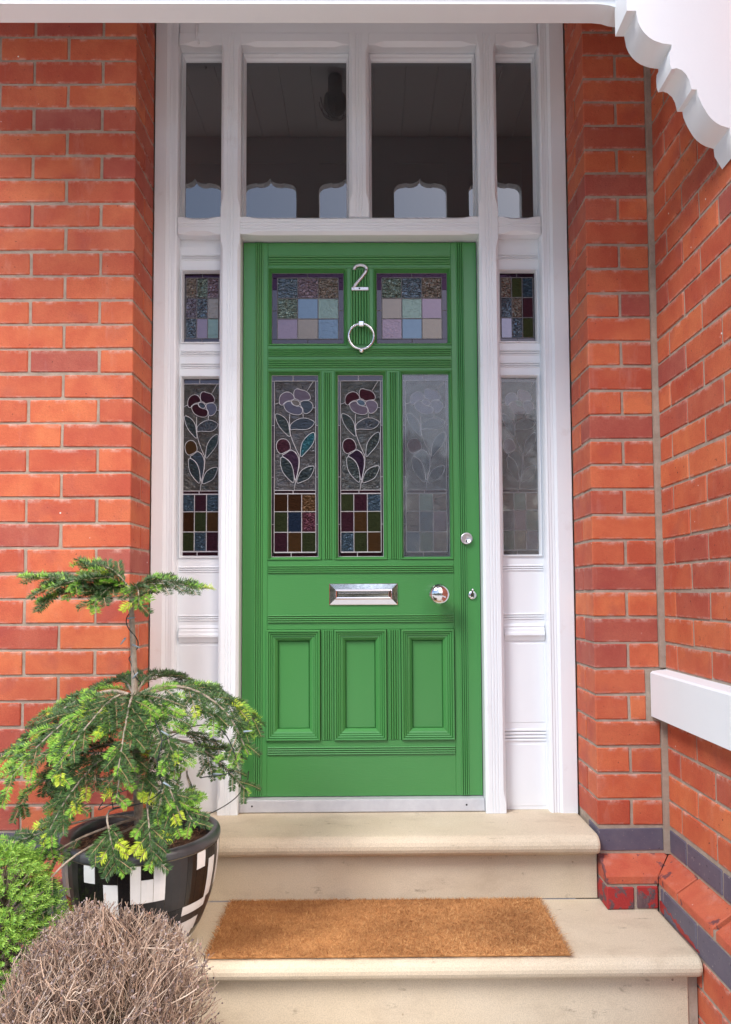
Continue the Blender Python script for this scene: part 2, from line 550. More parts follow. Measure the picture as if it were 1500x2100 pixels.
    def lathe(s, prof, c, axis='z', n=32, mi=0, smooth=True, caps=True):
        secs = []
        for r, h in prof:
            loop = []
            for k in range(n):
                a = 2 * math.pi * k / n
                if axis == 'z':
                    loop.append((c[0] + r * math.cos(a), c[1] + r * math.sin(a), c[2] + h))
                else:
                    loop.append((c[0] + r * math.cos(a), c[1] + h, c[2] + r * math.sin(a)))
            secs.append(loop)
        return s.sweep(secs, True, caps, mi, smooth)

    def mesh(s, name, mats, off=(0, 0, 0)):
        me = bpy.data.meshes.new(name)
        vs = [(v[0] - off[0], v[1] - off[1], v[2] - off[2]) for v in s.v] if any(off) else s.v
        me.from_pydata(vs, [], s.f)
        for m in (mats if isinstance(mats, (list, tuple)) else [mats]):
            me.materials.append(m)
        me.polygons.foreach_set("material_index", s.mi)
        me.polygons.foreach_set("use_smooth", s.sm)
        me.update()
        bm = bmesh.new()
        bm.from_mesh(me)
        if len(bm.faces) < 6000:
            bmesh.ops.recalc_face_normals(bm, faces=bm.faces)
        bm.to_mesh(me)
        bm.free()
        return me


WLOC = {}


def thing(name, label, cat, loc=(0, 0, 0), group=None):
    o = bpy.data.objects.new(name, None)
    o.empty_display_size = 0.1
    col.objects.link(o)
    o.location = loc
    o['label'] = label
    o['category'] = cat
    o['kind'] = 'thing'
    if group:
        o['group'] = group
    WLOC[o] = Vector(loc)
    return o


def put(name, me, parent, wloc, label=None, kind=None):
    o = bpy.data.objects.new(name, me)
    col.objects.link(o)
    wloc = Vector(wloc)
    if parent is not None:
        o.parent = parent
        o.location = wloc - WLOC[parent]
    else:
        o.location = wloc
    WLOC[o] = wloc
    if label:
        o['label'] = label
    if kind:
        o['kind'] = kind
    return o


def part(name, mb, mat, parent, label=None, kind=None):
    """mesh in world coordinates -> child of parent, origin at the parent's origin"""
    w = WLOC[parent]
    return put(name, mb.mesh(name, mat, tuple(w)), parent, w, label, kind)


def solo(name, mb, mat, label, cat, loc, group=None):
    o = put(name, mb.mesh(name, mat, loc), None, loc)
    o['label'] = label
    o['category'] = cat
    o['kind'] = 'thing'
    if group:
        o['group'] = group
    return o


def structure(name, mb, mat, loc=(0, 0, 0), kind='structure'):
    o = put(name, mb.mesh(name, mat, loc), None, loc)
    o['kind'] = kind
    return o


# ------------------------------------------------------------------ ground
g = MB()
g.add([(-60, -70, 0), (60, -70, 0), (60, 20, 0), (-60, 20, 0)], [(0, 1, 2, 3)])
structure("ground", g, MAT['paving'])
sb = MB()
nx, ny = 22, 26
vv, ff = [], []
for j in range(ny + 1):
    for i in range(nx + 1):
        x = -1.75 + 1.42 * i / nx
        y = -1.45 + 1.06 * j / ny
        ed = min(i, nx - i, j, ny - j) / 3.0
        vv.append((x, y, 0.004 + min(1, ed) * (0.03 + 0.02 * random.random())))
for j in range(ny):
    for i in range(nx):
        a = j * (nx + 1) + i
        ff.append((a, a + 1, a + nx + 2, a + nx + 1))
sb.add(vv, ff, 0, True)
structure("garden_bed", sb, MAT['soil'])

# ------------------------------------------------------------------ brickwork
PITCH = 0.0835
BH = 0.0751
brick_cache = {}


def brick_mesh(lx, ly, lz, mat, key='brick'):
    k = (round(lx, 3), round(ly, 3), round(lz, 4), mat, random.randrange(6))
    if k not in brick_cache:
        mb = MB().box(-lx / 2, lx / 2, -ly / 2, ly / 2, -lz / 2, lz / 2, random.uniform(.0016, .0034))
        mb.v = [(x + random.uniform(-.0008, .0008), y + random.uniform(-.0006, .0006), z + random.uniform(-.0011, .0011)) for x, y, z in mb.v]
        brick_cache[k] = mb.mesh("brick", MAT[mat])
    return brick_cache[k]


def lay(parent, x0, x1, y0, y1, z0, z1, mat='brick', jit=0.0012):
    me = brick_mesh(x1 - x0, y1 - y0, z1 - z0, mat)
    c = ((x0 + x1) / 2 + random.uniform(-jit, jit) * .7, (y0 + y1) / 2 + random.uniform(-jit, jit) * .6, (z0 + z1) / 2 + random.uniform(-jit, jit))
    o = put("brick", me, parent, c)
    o.rotation_euler = (random.uniform(-.004, .004), random.uniform(-.006, .006), random.uniform(-.003, .003))
    return o


# ---- left wall with its reveal
LX = -0.784
wl_ = thing("brick_wall", "red brick wall behind the potted fir tree with its corner beside the white frame", "brick wall", (-1.2, 0.1, 0))
core = MB()
core.box(-1.62, LX - .0035, 0.0035, 0.30, 0.0, 3.42)
core.box(-1.62, LX - .0035, -0.062, 0.0035, 0.0, 0.345)
part("mortar", core, MAT['mortar'], wl_)
zt = 3.1445
for n in range(-3, 32):
    z1 = zt - PITCH * n - 0.0042
    z0 = z1 - BH
    if n % 2:      # header shows on the face, stretcher in the reveal
        lay(wl_, LX - .1085, LX, 0, .2145, z0, z1)
        x = LX - .1085 - .0095
    else:
        lay(wl_, LX - .2265, LX, 0, .1035, z0, z1)
        lay(wl_, LX - .1035, LX, .1125, .2145, z0, z1)
        x = LX - .2265 - .0095
    while x > -1.58:
        w = .223
        lay(wl_, max(x - w, -1.60), x, 0, .1035, z0, z1)
        x -= w + .0095
# plinth of the left wall
x = LX
lay(wl_, LX - .2265, LX, 0, .2145, .3985, .4695, 'blue_brick')
x = LX - .236
while x > -1.58:
    lay(wl_, max(x - .223, -1.60), x, 0, .1035, .3985, .4695, 'blue_brick')
    x -= .2325


def chamfer(parent, axis, a0, a1, zt_, zm, zb, face, proj, mit0=None, mit1=None, sgn=-1, mat='chamfer_brick'):
    """plinth brick with a sloped top, running along an axis"""
    prof = [(0.0, zt_), (sgn * proj, zm), (sgn * proj, zb), (-sgn * .06, zb), (-sgn * .06, zt_)]
    secs = []
    for a, m in ((a0, mit0), (a1, mit1)):
        loop = []
        for d, z in prof:
            aa = a + (m(d) if m else 0)
            loop.append((aa, face + d, z) if axis == 'x' else (face + d, aa, z))
        secs.append(loop)
    mb = MB().sweep(secs)
    me = mb.mesh("brick", MAT[mat])
    ctr = Vector((0, 0, 0))
    for v in me.vertices:
        ctr += v.co
    ctr /= len(me.vertices)
    for v in me.vertices:
        v.co -= ctr
    o = put("brick", me, parent, ctr)
    bv = o.modifiers.new("bevel", 'BEVEL')
    bv.width = 0.002
    bv.segments = 1
    return o


x = LX
while x > -1.55:
    chamfer(wl_, 'x', x - .223, x, .3895, .346, .3225, 0.0, .068)
    x -= .2325
for z1, off in ((.3135, .1), (.2300, 0), (.1465, .1), (.063, 0)):
    x = LX - off * 0
    first = .11 if off else .223
    while x > -1.58:
        lay(wl_, max(x - first, -1.60), x, -.068, .03, max(0.004, z1 - BH), z1, 'blue_brick' if z1 > .3 else 'brick')
        x -= first + .0095
        first = .223

# ---- right pier and the side wall
PX, SX = 0.744, 0.972


def zk(k):
    return 2.4975 - .0835 * k if k <= 11 else 1.579 - .0847 * (k - 11)


SILL0, SILL1 = 0.832, 0.978
pier = thing("brick_pier", "narrow red brick pier standing between the white frame and the side wall", "brick pier", (0.86, 0.1, 0))
core = MB()
core.box(PX + .0035, SX + .0035, .0035, .30, 0, 3.42)
core.box(PX + .0035, .905, -.071, .0035, 0, .342)
core.box(.9565, SX + .0035, -.012, .0035, .392, SILL0 - .004)
core.box(.9565, SX + .0035, -.012, .0035, SILL1 + .012, 3.42)
part("mortar", core, MAT['mortar'], pier)
side = thing("brick_wall", "red brick side wall carrying the white painted sill, running toward the street", "brick wall", (1.1, -.5, 0))
core = MB()
core.box(SX + .0035, 1.25, -1.15, .30, 0, 3.42)
core.box(.9115, SX + .0035, -1.15, .0035, 0, .342)
part("mortar", core, MAT['mortar'], side)
for k in range(-11, 24):
    z1, z0 = zk(k) - .0042, zk(k + 1) + .0042
    cut = (z0 < SILL1 - .01 and z1 > SILL0 + .01)
    xe = .910 if cut else .9555
    if k % 2 == 0:
        lay(pier, PX, xe, 0, .1035, z0, z1)
        lay(pier, PX, PX + .1035, .1125, .2145, z0, z1)
    else:
        lay(pier, PX, PX + .1065, 0, .2145, z0, z1)
        lay(pier, PX + .116, xe, 0, .1035, z0, z1)
    y = -.0135
    first = .207 if k % 2 == 0 else .089
    while y > -1.12:
        if not cut or True:
            yy = max(y - first, -1.14)
            if not (z0 > SILL0 - .02 and z1 < SILL1 + .02 and y > -1.2 and cut):
                lay(side, SX, SX + .1, yy, y, z0, z1)
        y -= first + .0095
        first = .223
# plinth courses
lay(pier, PX, .9555, 0, .1035, .3985, .4685, 'blue_brick')
k_m = (SX - .908) / .075
chamfer(pier, 'x', PX, SX - .0003, .3895, .346, .3215, 0.0, .075, None, lambda d: min(0, d) * k_m)
lay(pier, PX, PX + .0865, -.075, .03, .2445, .3125, 'red_paint_brick')
lay(pier, PX + .0955, .9065, -.075, .03, .2445, .3125, 'red_paint_brick')
for i, zz in enumerate((.235, .152, .069)):
    lay(pier, PX + .004, .90, -.070, .03, max(.003, zz - .076), zz, 'brick')
y = -.0135
first = .118
while y > -1.12:
    lay(side, SX, SX + .1, max(y - first, -1.14), y, .3985, .4685, 'blue_brick')
    y -= first + .0095
    first = .223
ys = [0.0, -.2055, -.4365, -.4475, -.680, -.9125, -1.14]
for i in range(len(ys) - 1):
    a1 = ys[i] - (.0095 if i and i != 2 else 0)
    if i == 2:
        continue
    m = (lambda d: min(0, d) / k_m - .0006) if i == 0 else None
    chamfer(side, 'y', a1, ys[i + 1] if i != 1 else ys[2], .3895, .346, .3215, SX, SX - .908, m, None)
y = -.086
first = .018
while y > -1.12:
    lay(side, .908, 1.0, max(y - first, -1.14), y, .2345, .3135, 'blue_brick')
    y -= first + .0095
    first = .2235
for r_, z1 in enumerate((.2255, .1425, .0595)):
    y = -.015
    first = (.15, .30, .21)[r_] * .75
    while y > -1.12:
        lay(side, .908, 1.0, max(y - first, -1.14), y, max(.004, z1 - BH), z1, 'brick')
        y -= first + .0095
        first = .2235
# strip of red paint left along the tread
rp = MB()
pts = []
yy = -.083
random.seed(3)
while yy > -.36:
    pts.append((yy, .2425 + .035 * max(0, 1 - (-.083 - yy) / .30) + random.uniform(-.006, .006)))
    yy -= .012
secs = [[(.9072, a, .2425), (.9064, a, b), (.9082, a, b), (.9082, a, .2425)] for a, b in pts]
rp.sweep(secs)
part("paint_smear", rp, simple("red_masonry_paint", (0.36, 0.030, 0.028), (0.28, 0.024, 0.024), 30, 0.5), side)
random.seed(11)

# ---- sill on the side wall
s = MB()
prof = [(.924, SILL0), (.924, SILL1 - .006), (.930, SILL1), (SX + .02, SILL1 + .008), (SX + .02, SILL0), (.960, SILL0), (.956, SILL0 + .008), (.950, SILL0 + .008), (.946, SILL0)]
secs = []
for a in (-1.14, -.86, -.58, -.3, -.006, .0):
    e = .003 if a == 0.0 else 0
    secs.append([(x_ + (e if x_ < .95 else 0), a, z_) for x_, z_ in prof])
s.sweep(secs)
solo("stone_sill", s, MAT['porch_white'], "thick white painted stone sill on the red brick side wall", "sill", (.95, -.57, SILL0))

# ------------------------------------------------------------------ steps


def step_mesh(x0, x1, yf, yb, zt_, th, base_front, zb, xin=0.0):
    m_ = MB()
    r_ = th * .5
    prof = []
    prof.append((yb, zt_))
    prof.append((yf + r_ * 1.15, zt_))
    for t in range(1, 9):
        a = math.pi / 2 + math.pi * t / 9
        prof.append((yf + r_ * 1.1 + math.cos(a) * r_ * 1.1, zt_ - th / 2 + math.sin(a) * r_))
    prof.append((yf + r_ * 1.15, zt_ - th))
    prof.append((yb, zt_ - th))
    e = .010
    ym, zm = (yf + yb) / 2, zt_ - th / 2
    secs = []
    for x_, k in ((x0, 0), (x1 - e, 0), (x1 - e * .3, .3), (x1, 1)):
        secs.append([(x_, y_ + (e * .8 * k if y_ < ym else 0), z_ - (z_ - zm) * (.18 * k)) for y_, z_ in prof])
    m_.sweep(secs)
    return m_


up = thing("doorstep", "upper cream stone step with rounded nosing under the green door", "step", (0, .1, .242))
part("tread", step_mesh(-.7805, .7405, -.042, .33, .457, .064, 0, 0), MAT['stone'], up)
part("riser", MB().box(-.7805, .7425, .012, .32, .243, .393, .003), MAT['stone'], up)
lo = thing("doorstep", "lower cream stone step with rounded nosing under the doormat", "step", (0, -.2, 0))
t_ = MB()
part("tread", step_mesh(-.985, .9045, -.392, .012, .242, .056, 0, 0), MAT['stone'], lo)
part("riser", MB().box(-.97, .880, -.345, .010, .0, .186, .003), MAT['stone'], lo)
jm = MB()
jm.box(.8805, .906, -.340, .0, 0, .186)
part("mortar_joint", jm, MAT['mortar'], lo)

# ------------------------------------------------------------------ door frame
FY = .215
frame = thing("door_frame", "tall white painted timber door frame with sidelights and four dark top panes", "door frame", (-.022, .26, .457))


def smooth(t):
    t = max(0, min(1, t))
    return t * t * (3 - 2 * t)


def bar(axis, a0, a1, w0, w1, yf, yb, grooves=(), ch=0.013, s0=.05, s1=.05, ramp_=.045, left=True, right=True, tiny=.0015):
    """timber bar with grooved face whose arrises are chamfered between stops"""
    L = a1 - a0
    stations = [a0]
    if ch > tiny:
        for k in range(0, 7):
            stations.append(a0 + s0 + ramp_ * k / 6)
        for k in range(0, 7):
            stations.append(a1 - s1 - ramp_ + ramp_ * k / 6)
    stations.append(a1)
    secs = []
    for a in stations:
        c = tiny + (ch - tiny) * smooth((a - a0 - s0) / ramp_) * smooth((a1 - s1 - a) / ramp_) if ch > tiny else tiny
        cl = c if left else tiny
        cr = c if right else tiny
        p = [(w0, yb), (w0, yf + cl), (w0 + cl, yf)]
        for gp, gw, gd in grooves:
            p += [(gp - gw, yf), (gp - gw * .35, yf + gd), (gp + gw * .35, yf + gd), (gp + gw, yf)]
        p += [(w1 - cr, yf), (w1, yf + cr), (w1, yb)]
        secs.append([(w, y_, a) for w, y_ in p] if axis == 'z' else [(a, y_, w) for w, y_ in p])
    return MB().sweep(secs)


def g3(c, sp=.0105, n=3, w=.0022, d=.0022):
    return [(c + (i - (n - 1) / 2) * sp, w, d) for i in range(n)]


ZB, ZT0, ZT1, ZH = .4575, 2.561, 2.627, 3.286
OL0, OL1, IL0, IL1 = -.781, -.695, -.5375, -.4645
IR0, IR1, OR0, OR1 = .4145, .4865, .644, .7405
# outer posts (moulded towards the sidelights)


def outer_post(x0, x1, inner_right):
    a = x1 if inner_right else x0
    sg = -1 if inner_right else 1
    pr = [(0, .30), (0, .232), (.004, .222), (.011, .219), (.0125, .2225), (.021, .2205), (.0225, .2235), (.031, .2205), (.0325, .2225),
          (.041, .2165), (.043, .2135), (.047, .2135)]
    m_ = MB()
    w = x1 - x0
    loop = [(a + sg * i, y_) for i, y_ in pr] + [(a + sg * (w - .002), .2135), (a + sg * w, .216), (a + sg * w, .30)]
    m_.sweep([[(x_, y_, z_) for x_, y_ in loop] for z_ in (ZB - .002, 3.43)])
    return m_


part("post", outer_post(OL0, OL1, True), MAT['white'], frame)
part("post", outer_post(OR0, OR1, False), MAT['white'], frame)
for x0, x1 in ((IL0, IL1), (IR0, IR1)):
    gl = g3((x0 + x1) / 2)
    part("post", bar('z', ZB, ZT0 + .033, x0, x1, FY, .32, gl, .010, .03, .045, .05), MAT['white'], frame)
    part("post", bar('z', ZT0 + .033, 3.33, x0, x1, FY, .32, gl, .011, .06, .02, .05), MAT['white'], frame)
part("mullion", bar('z', ZT1, 3.331, -.063, .011, FY + .002, .32, g3(-.026), .012, .045, .03, .05), MAT['white'], frame)
zc = (ZT0 + ZT1) / 2
for x0, x1 in ((IL1, IR0),):
    part("transom", bar('x', x0, x1, ZT0, ZT1, FY + .003, .325, g3(zc - .002, .011), .010, .02, .02, .05), MAT['white_h'], frame)
for x0, x1 in ((OL1, IL0), (IR1, OR0)):
    part("transom", bar('x', x0, x1, ZT0, ZT1, FY + .003, .325, g3(zc, .011, 2), .012, .008, .008, .05), MAT['white_h'], frame)
hd = MB()
spans = ((OL1, IL0), (IL1, -.063), (.011, IR0), (IR1, OR0))
for x0, x1 in spans:
    hd = bar('x', x0, x1, ZH, 3.331, FY + .003, .32, (), .014, .012, .012, .05, True, False)
    part("head", hd, MAT['white_h'], frame)
part("head_board", MB().box(OL1, OR0, FY + .006, .32, 3.331, 3.43, .003), MAT['white_h'], frame)
part('cable', MB().tube([(-.622, FY + .004, 3.43), (-.628, FY + .001, 3.37), (-.630, FY - .001, 3.32), (-.622, FY + .001, 3.288)], .004, 6), MAT['white'], frame)
# top windows: sloping frame and dark glass
glz = ((OL1, IL0, -.684, -.5375), (IL1, -.063, -.4535, -.0745), (.011, IR0, .0215, .404), (IR1, OR0, .4865, .632))
for x0, x1, a, b in glz:
    m_ = MB()
    z0, z1 = ZT1, ZH
    gz0, gz1 = 2.640, 3.262
    o = [(x0, z0), (x1, z0), (x1, z1), (x0, z1)]
    i_ = [(a, gz0), (b, gz0), (b, gz1), (a, gz1)]
    if a - x0 < .002:
        pass
    lv = [(0.0, .262), (0.35, .258), (.55, .263), (.62, .270), (.9, .276), (1.0, .284)]
    secs = []
    for t, y_ in lv:
        secs.append([(p[0] + (q[0] - p[0]) * t, y_, p[1] + (q[1] - p[1]) * t) for p, q in zip(o, i_)])
    m_.sweep(secs, True, False)
    wfr = part("window_frame", m_, MAT['white'], frame)
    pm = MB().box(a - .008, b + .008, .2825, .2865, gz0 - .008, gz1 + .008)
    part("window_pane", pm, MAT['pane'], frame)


# ------------------------------------------------------------------ leaded lights
PALE = {'blue': (0.20, 0.29, 0.40), 'mauve': (0.30, 0.20, 0.26), 'green': (0.22, 0.30, 0.25), 'tan': (0.33, 0.25, 0.20), 'lav': (0.25, 0.22, 0.31)}
DEEP = {'brown': (0.050, 0.018, 0.006), 'wine': (0.030, 0.006, 0.009), 'amber': (0.11, 0.045, 0.008), 'olive': (0.030, 0.034, 0.012),
        'navy': (0.020, 0.030, 0.055), 'slate': (0.03, 0.04, 0.055), 'sky': (0.045, 0.085, 0.13), 'plum': (0.05, 0.014, 0.022), 'teal': (0.012, 0.06, 0.075),
        'leaf': (0.016, 0.032, 0.028), 'grey': (0.045, 0.045, 0.05), 'purple': (0.022, 0.010, 0.020)}
LILAC = (0.150, 0.130, 0.155)


def pane_box(x0, x1, z0, z1, y, mat, parent):
    c = ((x0 + x1) / 2, y + .0012, (z0 + z1) / 2)
    me = MB().box(x0 - c[0], x1 - c[0], -.0012, .0012, z0 - c[2], z1 - c[2], .0008).mesh("pane", mat)
    o = put("pane", me, parent, c)
    o.rotation_euler = (random.uniform(-.012, .012), 0, random.uniform(-.012, .012))
    return o


def glass_for(nm):
    if nm in PALE:
        return glass(PALE[nm], random.choice((.05, .10, .18)), random.choice((60.0, 90.0)))
    if nm[0] == '*':                    # strongly rippled
        c = PALE.get(nm[1:]) or DEEP[nm[1:]]
        return glass(tuple(x * (.4 if nm[1:] in PALE else 1) for x in c), 1.0, 52.0, 0.0, 2.1 if nm[1:] in PALE else 1.6)
    return glass(DEEP[nm], .25, 150.0)


def came(mb, x0, x1, z0, z1, y):
    mb.box(x0, x1, y - .0022, y + .001, z0, z1, .0012)


def square_light(parent, x0, x1, z0, z1, y, cols, border=True, strips=None):
    """3 x 3 leaded squares inside a border of strips"""
    lw = parent
    lead = MB()
    w, h = x1 - x0, z1 - z0
    bx = w * .075 if border else .006
    bz = h * .065
    dark = glass(DEEP['purple'], .1, 60.0)
    lil = glass(tuple(x * .5 for x in LILAC), .06, 60.0, 0.0, 1.7)
    zm = z0 + h * .47
    t = .0016
    xm = x0 + w * .5
    for a, b in ((x0, xm), (xm, x1)):
        pane_box(a + .001, b - .001, z1 - bz, z1, y, dark, lw)
        pane_box(a + .001, b - .001, z0, z0 + bz, y, lil, lw)
    if border:
        for a in (x0, x1 - bx):
            pane_box(a, a + bx, z1 - bz - h * .17, z1 - bz, y, dark, lw)
            pane_box(a, a + bx, zm, z1 - bz - h * .17, y, lil, lw)
            pane_box(a, a + bx, z0 + bz, zm, y, lil, lw)
            came(lead, a, a + bx, zm - t * .8, zm + t * .8, y)
    ax0, ax1, az0, az1 = x0 + bx, x1 - bx, z0 + bz, z1 - bz
    cw, chh = (ax1 - ax0) / 3, (az1 - az0) / 3
    for r in range(3):
        for c in range(3):
            pane_box(ax0 + c * cw + .001, ax0 + (c + 1) * cw - .001, az1 - (r + 1) * chh + .001, az1 - r * chh - .001, y, glass_for(cols[r * 3 + c]), lw)
    for c in range(4):
        xx = ax0 + c * cw + random.uniform(-.0006, .0006)
        came(lead, xx - t, xx + t, az0, az1, y)
    for r in range(4):
        zz = az0 + r * chh + random.uniform(-.0006, .0006)
        came(lead, ax0, ax1, zz - t, zz + t, y - .0004)
    came(lead, xm - t * .8, xm + t * .8, z1 - bz, z1, y)
    came(lead, xm - t * .8, xm + t * .8, z0, z0 + bz, y)
    for a in (x0, x1):
        came(lead, a - t, a + t, z0, z1, y - .0002)
    for a in (z0, z1):
        came(lead, x0, x1, a - t, a + t, y - .0002)
    part("lead_came", lead, MAT['backlit_lead'], lw)


# the flower design, measured on its own 475 x 1945 grid (u right, v down)
PET = [
    [(180, 390), (183, 335), (212, 294), (258, 275), (300, 285), (330, 320), (338, 355), (310, 368), (265, 375), (232, 398), (215, 425), (190, 415)],
    [(336, 350), (329, 290), (340, 252), (370, 243), (410, 257), (457, 266), (490, 300), (504, 340), (495, 365), (442, 368), (395, 382), (370, 360)],
    [(396, 386), (440, 369), (490, 372), (520, 405), (530, 440), (505, 490), (462, 515), (430, 508), (425, 462), (402, 430)],
    [(223, 420), (245, 390), (302, 376), (320, 410), (358, 435), (400, 435), (424, 468), (415, 515), (370, 530), (302, 515), (250, 480)]]
CEN = [(350 + 44 * math.cos(a) + 6 * math.sin(a), 397 + 33 * math.sin(a) + 6 * math.cos(a)) for a in [math.pi * k / 6 for k in range(12)]]
LEAF = [
    [(140, 510), (190, 520), (240, 555), (275, 610), (285, 680), (300, 775), (240, 722), (182, 655), (147, 570)],
    [(290, 640), (330, 597), (400, 560), (460, 560), (510, 580), (548, 605), (522, 650), (472, 685), (402, 685), (332, 680), (296, 692)],
    [(548, 710), (500, 725), (442, 780), (405, 850), (393, 1000), (450, 935), (510, 868), (545, 800)],
    [(200, 965), (250, 940), (300, 900), (350, 930), (385, 1000), (380, 1100), (347, 1250), (335, 1180), (320, 1085), (282, 1012)],
    [(195, 975), (242, 987), (290, 1030), (320, 1090), (335, 1180), (335, 1270), (270, 1210), (215, 1140), (195, 1060)],
    [(548, 1075), (490, 1080), (430, 1105), (387, 1150), (350, 1270), (420, 1245), (490, 1212), (525, 1150)]]
BUD = [(150, 860), (162, 810), (200, 782), (250, 785), (285, 820), (300, 880), (290, 905), (245, 928), (200, 950), (165, 920)]
STEMS = [[(290, 520), (288, 580), (288, 650), (297, 740), (320, 810), (352, 890), (385, 960), (390, 1010), (385, 1085), (365, 1180), (345, 1270), (336, 1340)],
         [(530, 165), (498, 215), (468, 266)], [(135, 412), (180, 395)], [(528, 450), (560, 452)], [(425, 510), (428, 562)], [(545, 605), (560, 606)], [(300, 900), (350, 930), (388, 1000)]]


def smooth_poly(pts, it=1):
    for _ in range(it):
        out = []
        n = len(pts)
        for i in range(n):
            a, b = pts[i], pts[(i + 1) % n]
            out.append((a[0] * .75 + b[0] * .25, a[1] * .75 + b[1] * .25))
            out.append((a[0] * .25 + b[0] * .75, a[1] * .25 + b[1] * .75))
        pts = out
    return pts


def flower_light(parent, x0, x1, z0, z1, y, petal, centre, leaves, bud, grid, backc, u0=105, u1=580):
    lw = parent
    lead = MB()
    t = .0014

    def U(u):
        return x0 + (u - u0) / (u1 - u0) * (x1 - x0)

    def V(v):
        return z1 - (v - 100) / 1945 * (z1 - z0)
    lil = glass(tuple(x * .5 for x in LILAC), .06, 60.0, 0.0, 1.7)
    wine = glass(DEEP['plum'], .15, 60.0)
    dk = glass(DEEP['purple'], .2, 60.0)
    ul, ur = max(u0, 132), min(u1, 556)
    pane_box(x0, U(323), V(160), V(104), y, lil, lw)
    pane_box(U(323), x1, V(160), V(104), y, lil, lw)
    if u0 < 130:
        for a, b in ((105, 132), (556, 580)):
            for v0, v1, m_ in ((160, 640, lil), (640, 1195, dk), (1195, 1700, dk), (1700, 2000, wine)):
                pane_box(U(a), U(b), V(v1), V(v0), y, m_, lw)
                came(lead, U(a), U(b), V(v0) - t * .6, V(v0) + t * .6, y)
    # background: one sheet of clear rippled glass cut in three
    for v0, v1 in ((165, 640), (640, 1000), (1000, 1338)):
        pane_box(U(ul), U(ur), V(v1), V(v0), y + .0016, glass(tuple(x * .5 for x in backc), 1.0, 24.0, .001, 1.68 if backc[0] < .085 else 2.0), lw)
    for a, b in ((ul, 324), (324, ur)):
        pane_box(U(a), U(b), V(1370), V(1340), y, wine, lw)
    for a, b in ((ul, 305), (305, ur)):
        pane_box(U(a), U(b), V(2043), V(2000), y, wine, lw)
    us = [ul, ul + (ur - ul) * .325, ul + (ur - ul) * .66, ur]
    vs_ = [1376, 1565, 1784, 1995]
    for r in range(3):
        for c in range(3):
            pane_box(U(us[c]) + .0005, U(us[c + 1]) - .0005, V(vs_[r + 1]) + .0005, V(vs_[r]) - .0005, y, glass_for(grid[r * 3 + c]), lw)
    for u in us:
        came(lead, U(u) - t, U(u) + t, V(2000), V(1372), y)
    for u in (ul, ur):
        came(lead, U(u) - t, U(u) + t, V(1372), V(160), y)
    for v in vs_ + [160, 1338, 1372, 2000]:
        came(lead, U(ul), U(ur), V(v) - t, V(v) + t, y - .0004)
    for u, a, b in ((323, 160, 104), (324, 1372, 1338), (305, 2043, 2000)):
        came(lead, U(u) - t, U(u) + t, V(a), V(b), y)
    for a, b in ((x0, x0), (x1, x1)):
        came(lead, a - t, a + t, z0, z1, y - .0002)
    for a in (z0, z1):
        came(lead, x0, x1, a - t, a + t, y - .0002)

    def shape(poly, mat, yy):
        poly = [(min(max(U(u), x0 + .001), x1 - .001), V(v)) for u, v in poly]
        pc = (sum(p[0] for p in poly) / len(poly), yy, sum(p[1] for p in poly) / len(poly))
        me = MB().prism([(p[0] - pc[0], p[1] - pc[2]) for p in poly], 0, .0024).mesh("pane", mat)
        o = put("pane", me, lw, pc)
        o.rotation_euler = (random.uniform(-.01, .01), 0, random.uniform(-.01, .01))
        lp = smooth_poly(poly)
        lead.tube([(p[0], yy - .0004, p[1]) for p in lp + lp[:2]], .0012, 5, 0, .8, True, False)
    for p, m_ in zip(PET, petal):
        shape(smooth_poly(p), m_, y - .0006)
    shape(CEN, centre, y - .0016)
    for p, m_ in zip(LEAF, leaves):
        shape(smooth_poly(p), m_, y - .0006)
    shape(smooth_poly(BUD), bud, y - .0008)
    for st in STEMS:
        lead.tube([(min(max(U(u), x0), x1), y - .0012, V(v)) for u, v in st], .0013, 5, 0, .8)
    part("lead_came", lead, MAT['lead'], lw)


def GP(n):
    return glass(tuple(x * .62 for x in PALE[n]), .12, 60.0, 0.0, 1.72)


def BLK(r=.9):
    return glass((0.014, 0.017, 0.017), r, 62.0, 0.0, 1.5)


def GD(n, r=.25):
    if n == 'leaf':
        return BLK(max(.5, r))
    if n in ('slate', 'grey'):
        return glass((0.05, 0.055, 0.065), r, 62.0, 0.0, 1.6)
    return glass(DEEP[n], r, 90.0, 0.0, 1.42) if r < .6 else glass(DEEP[n], 1.0, 62.0, 0.0, 1.75)


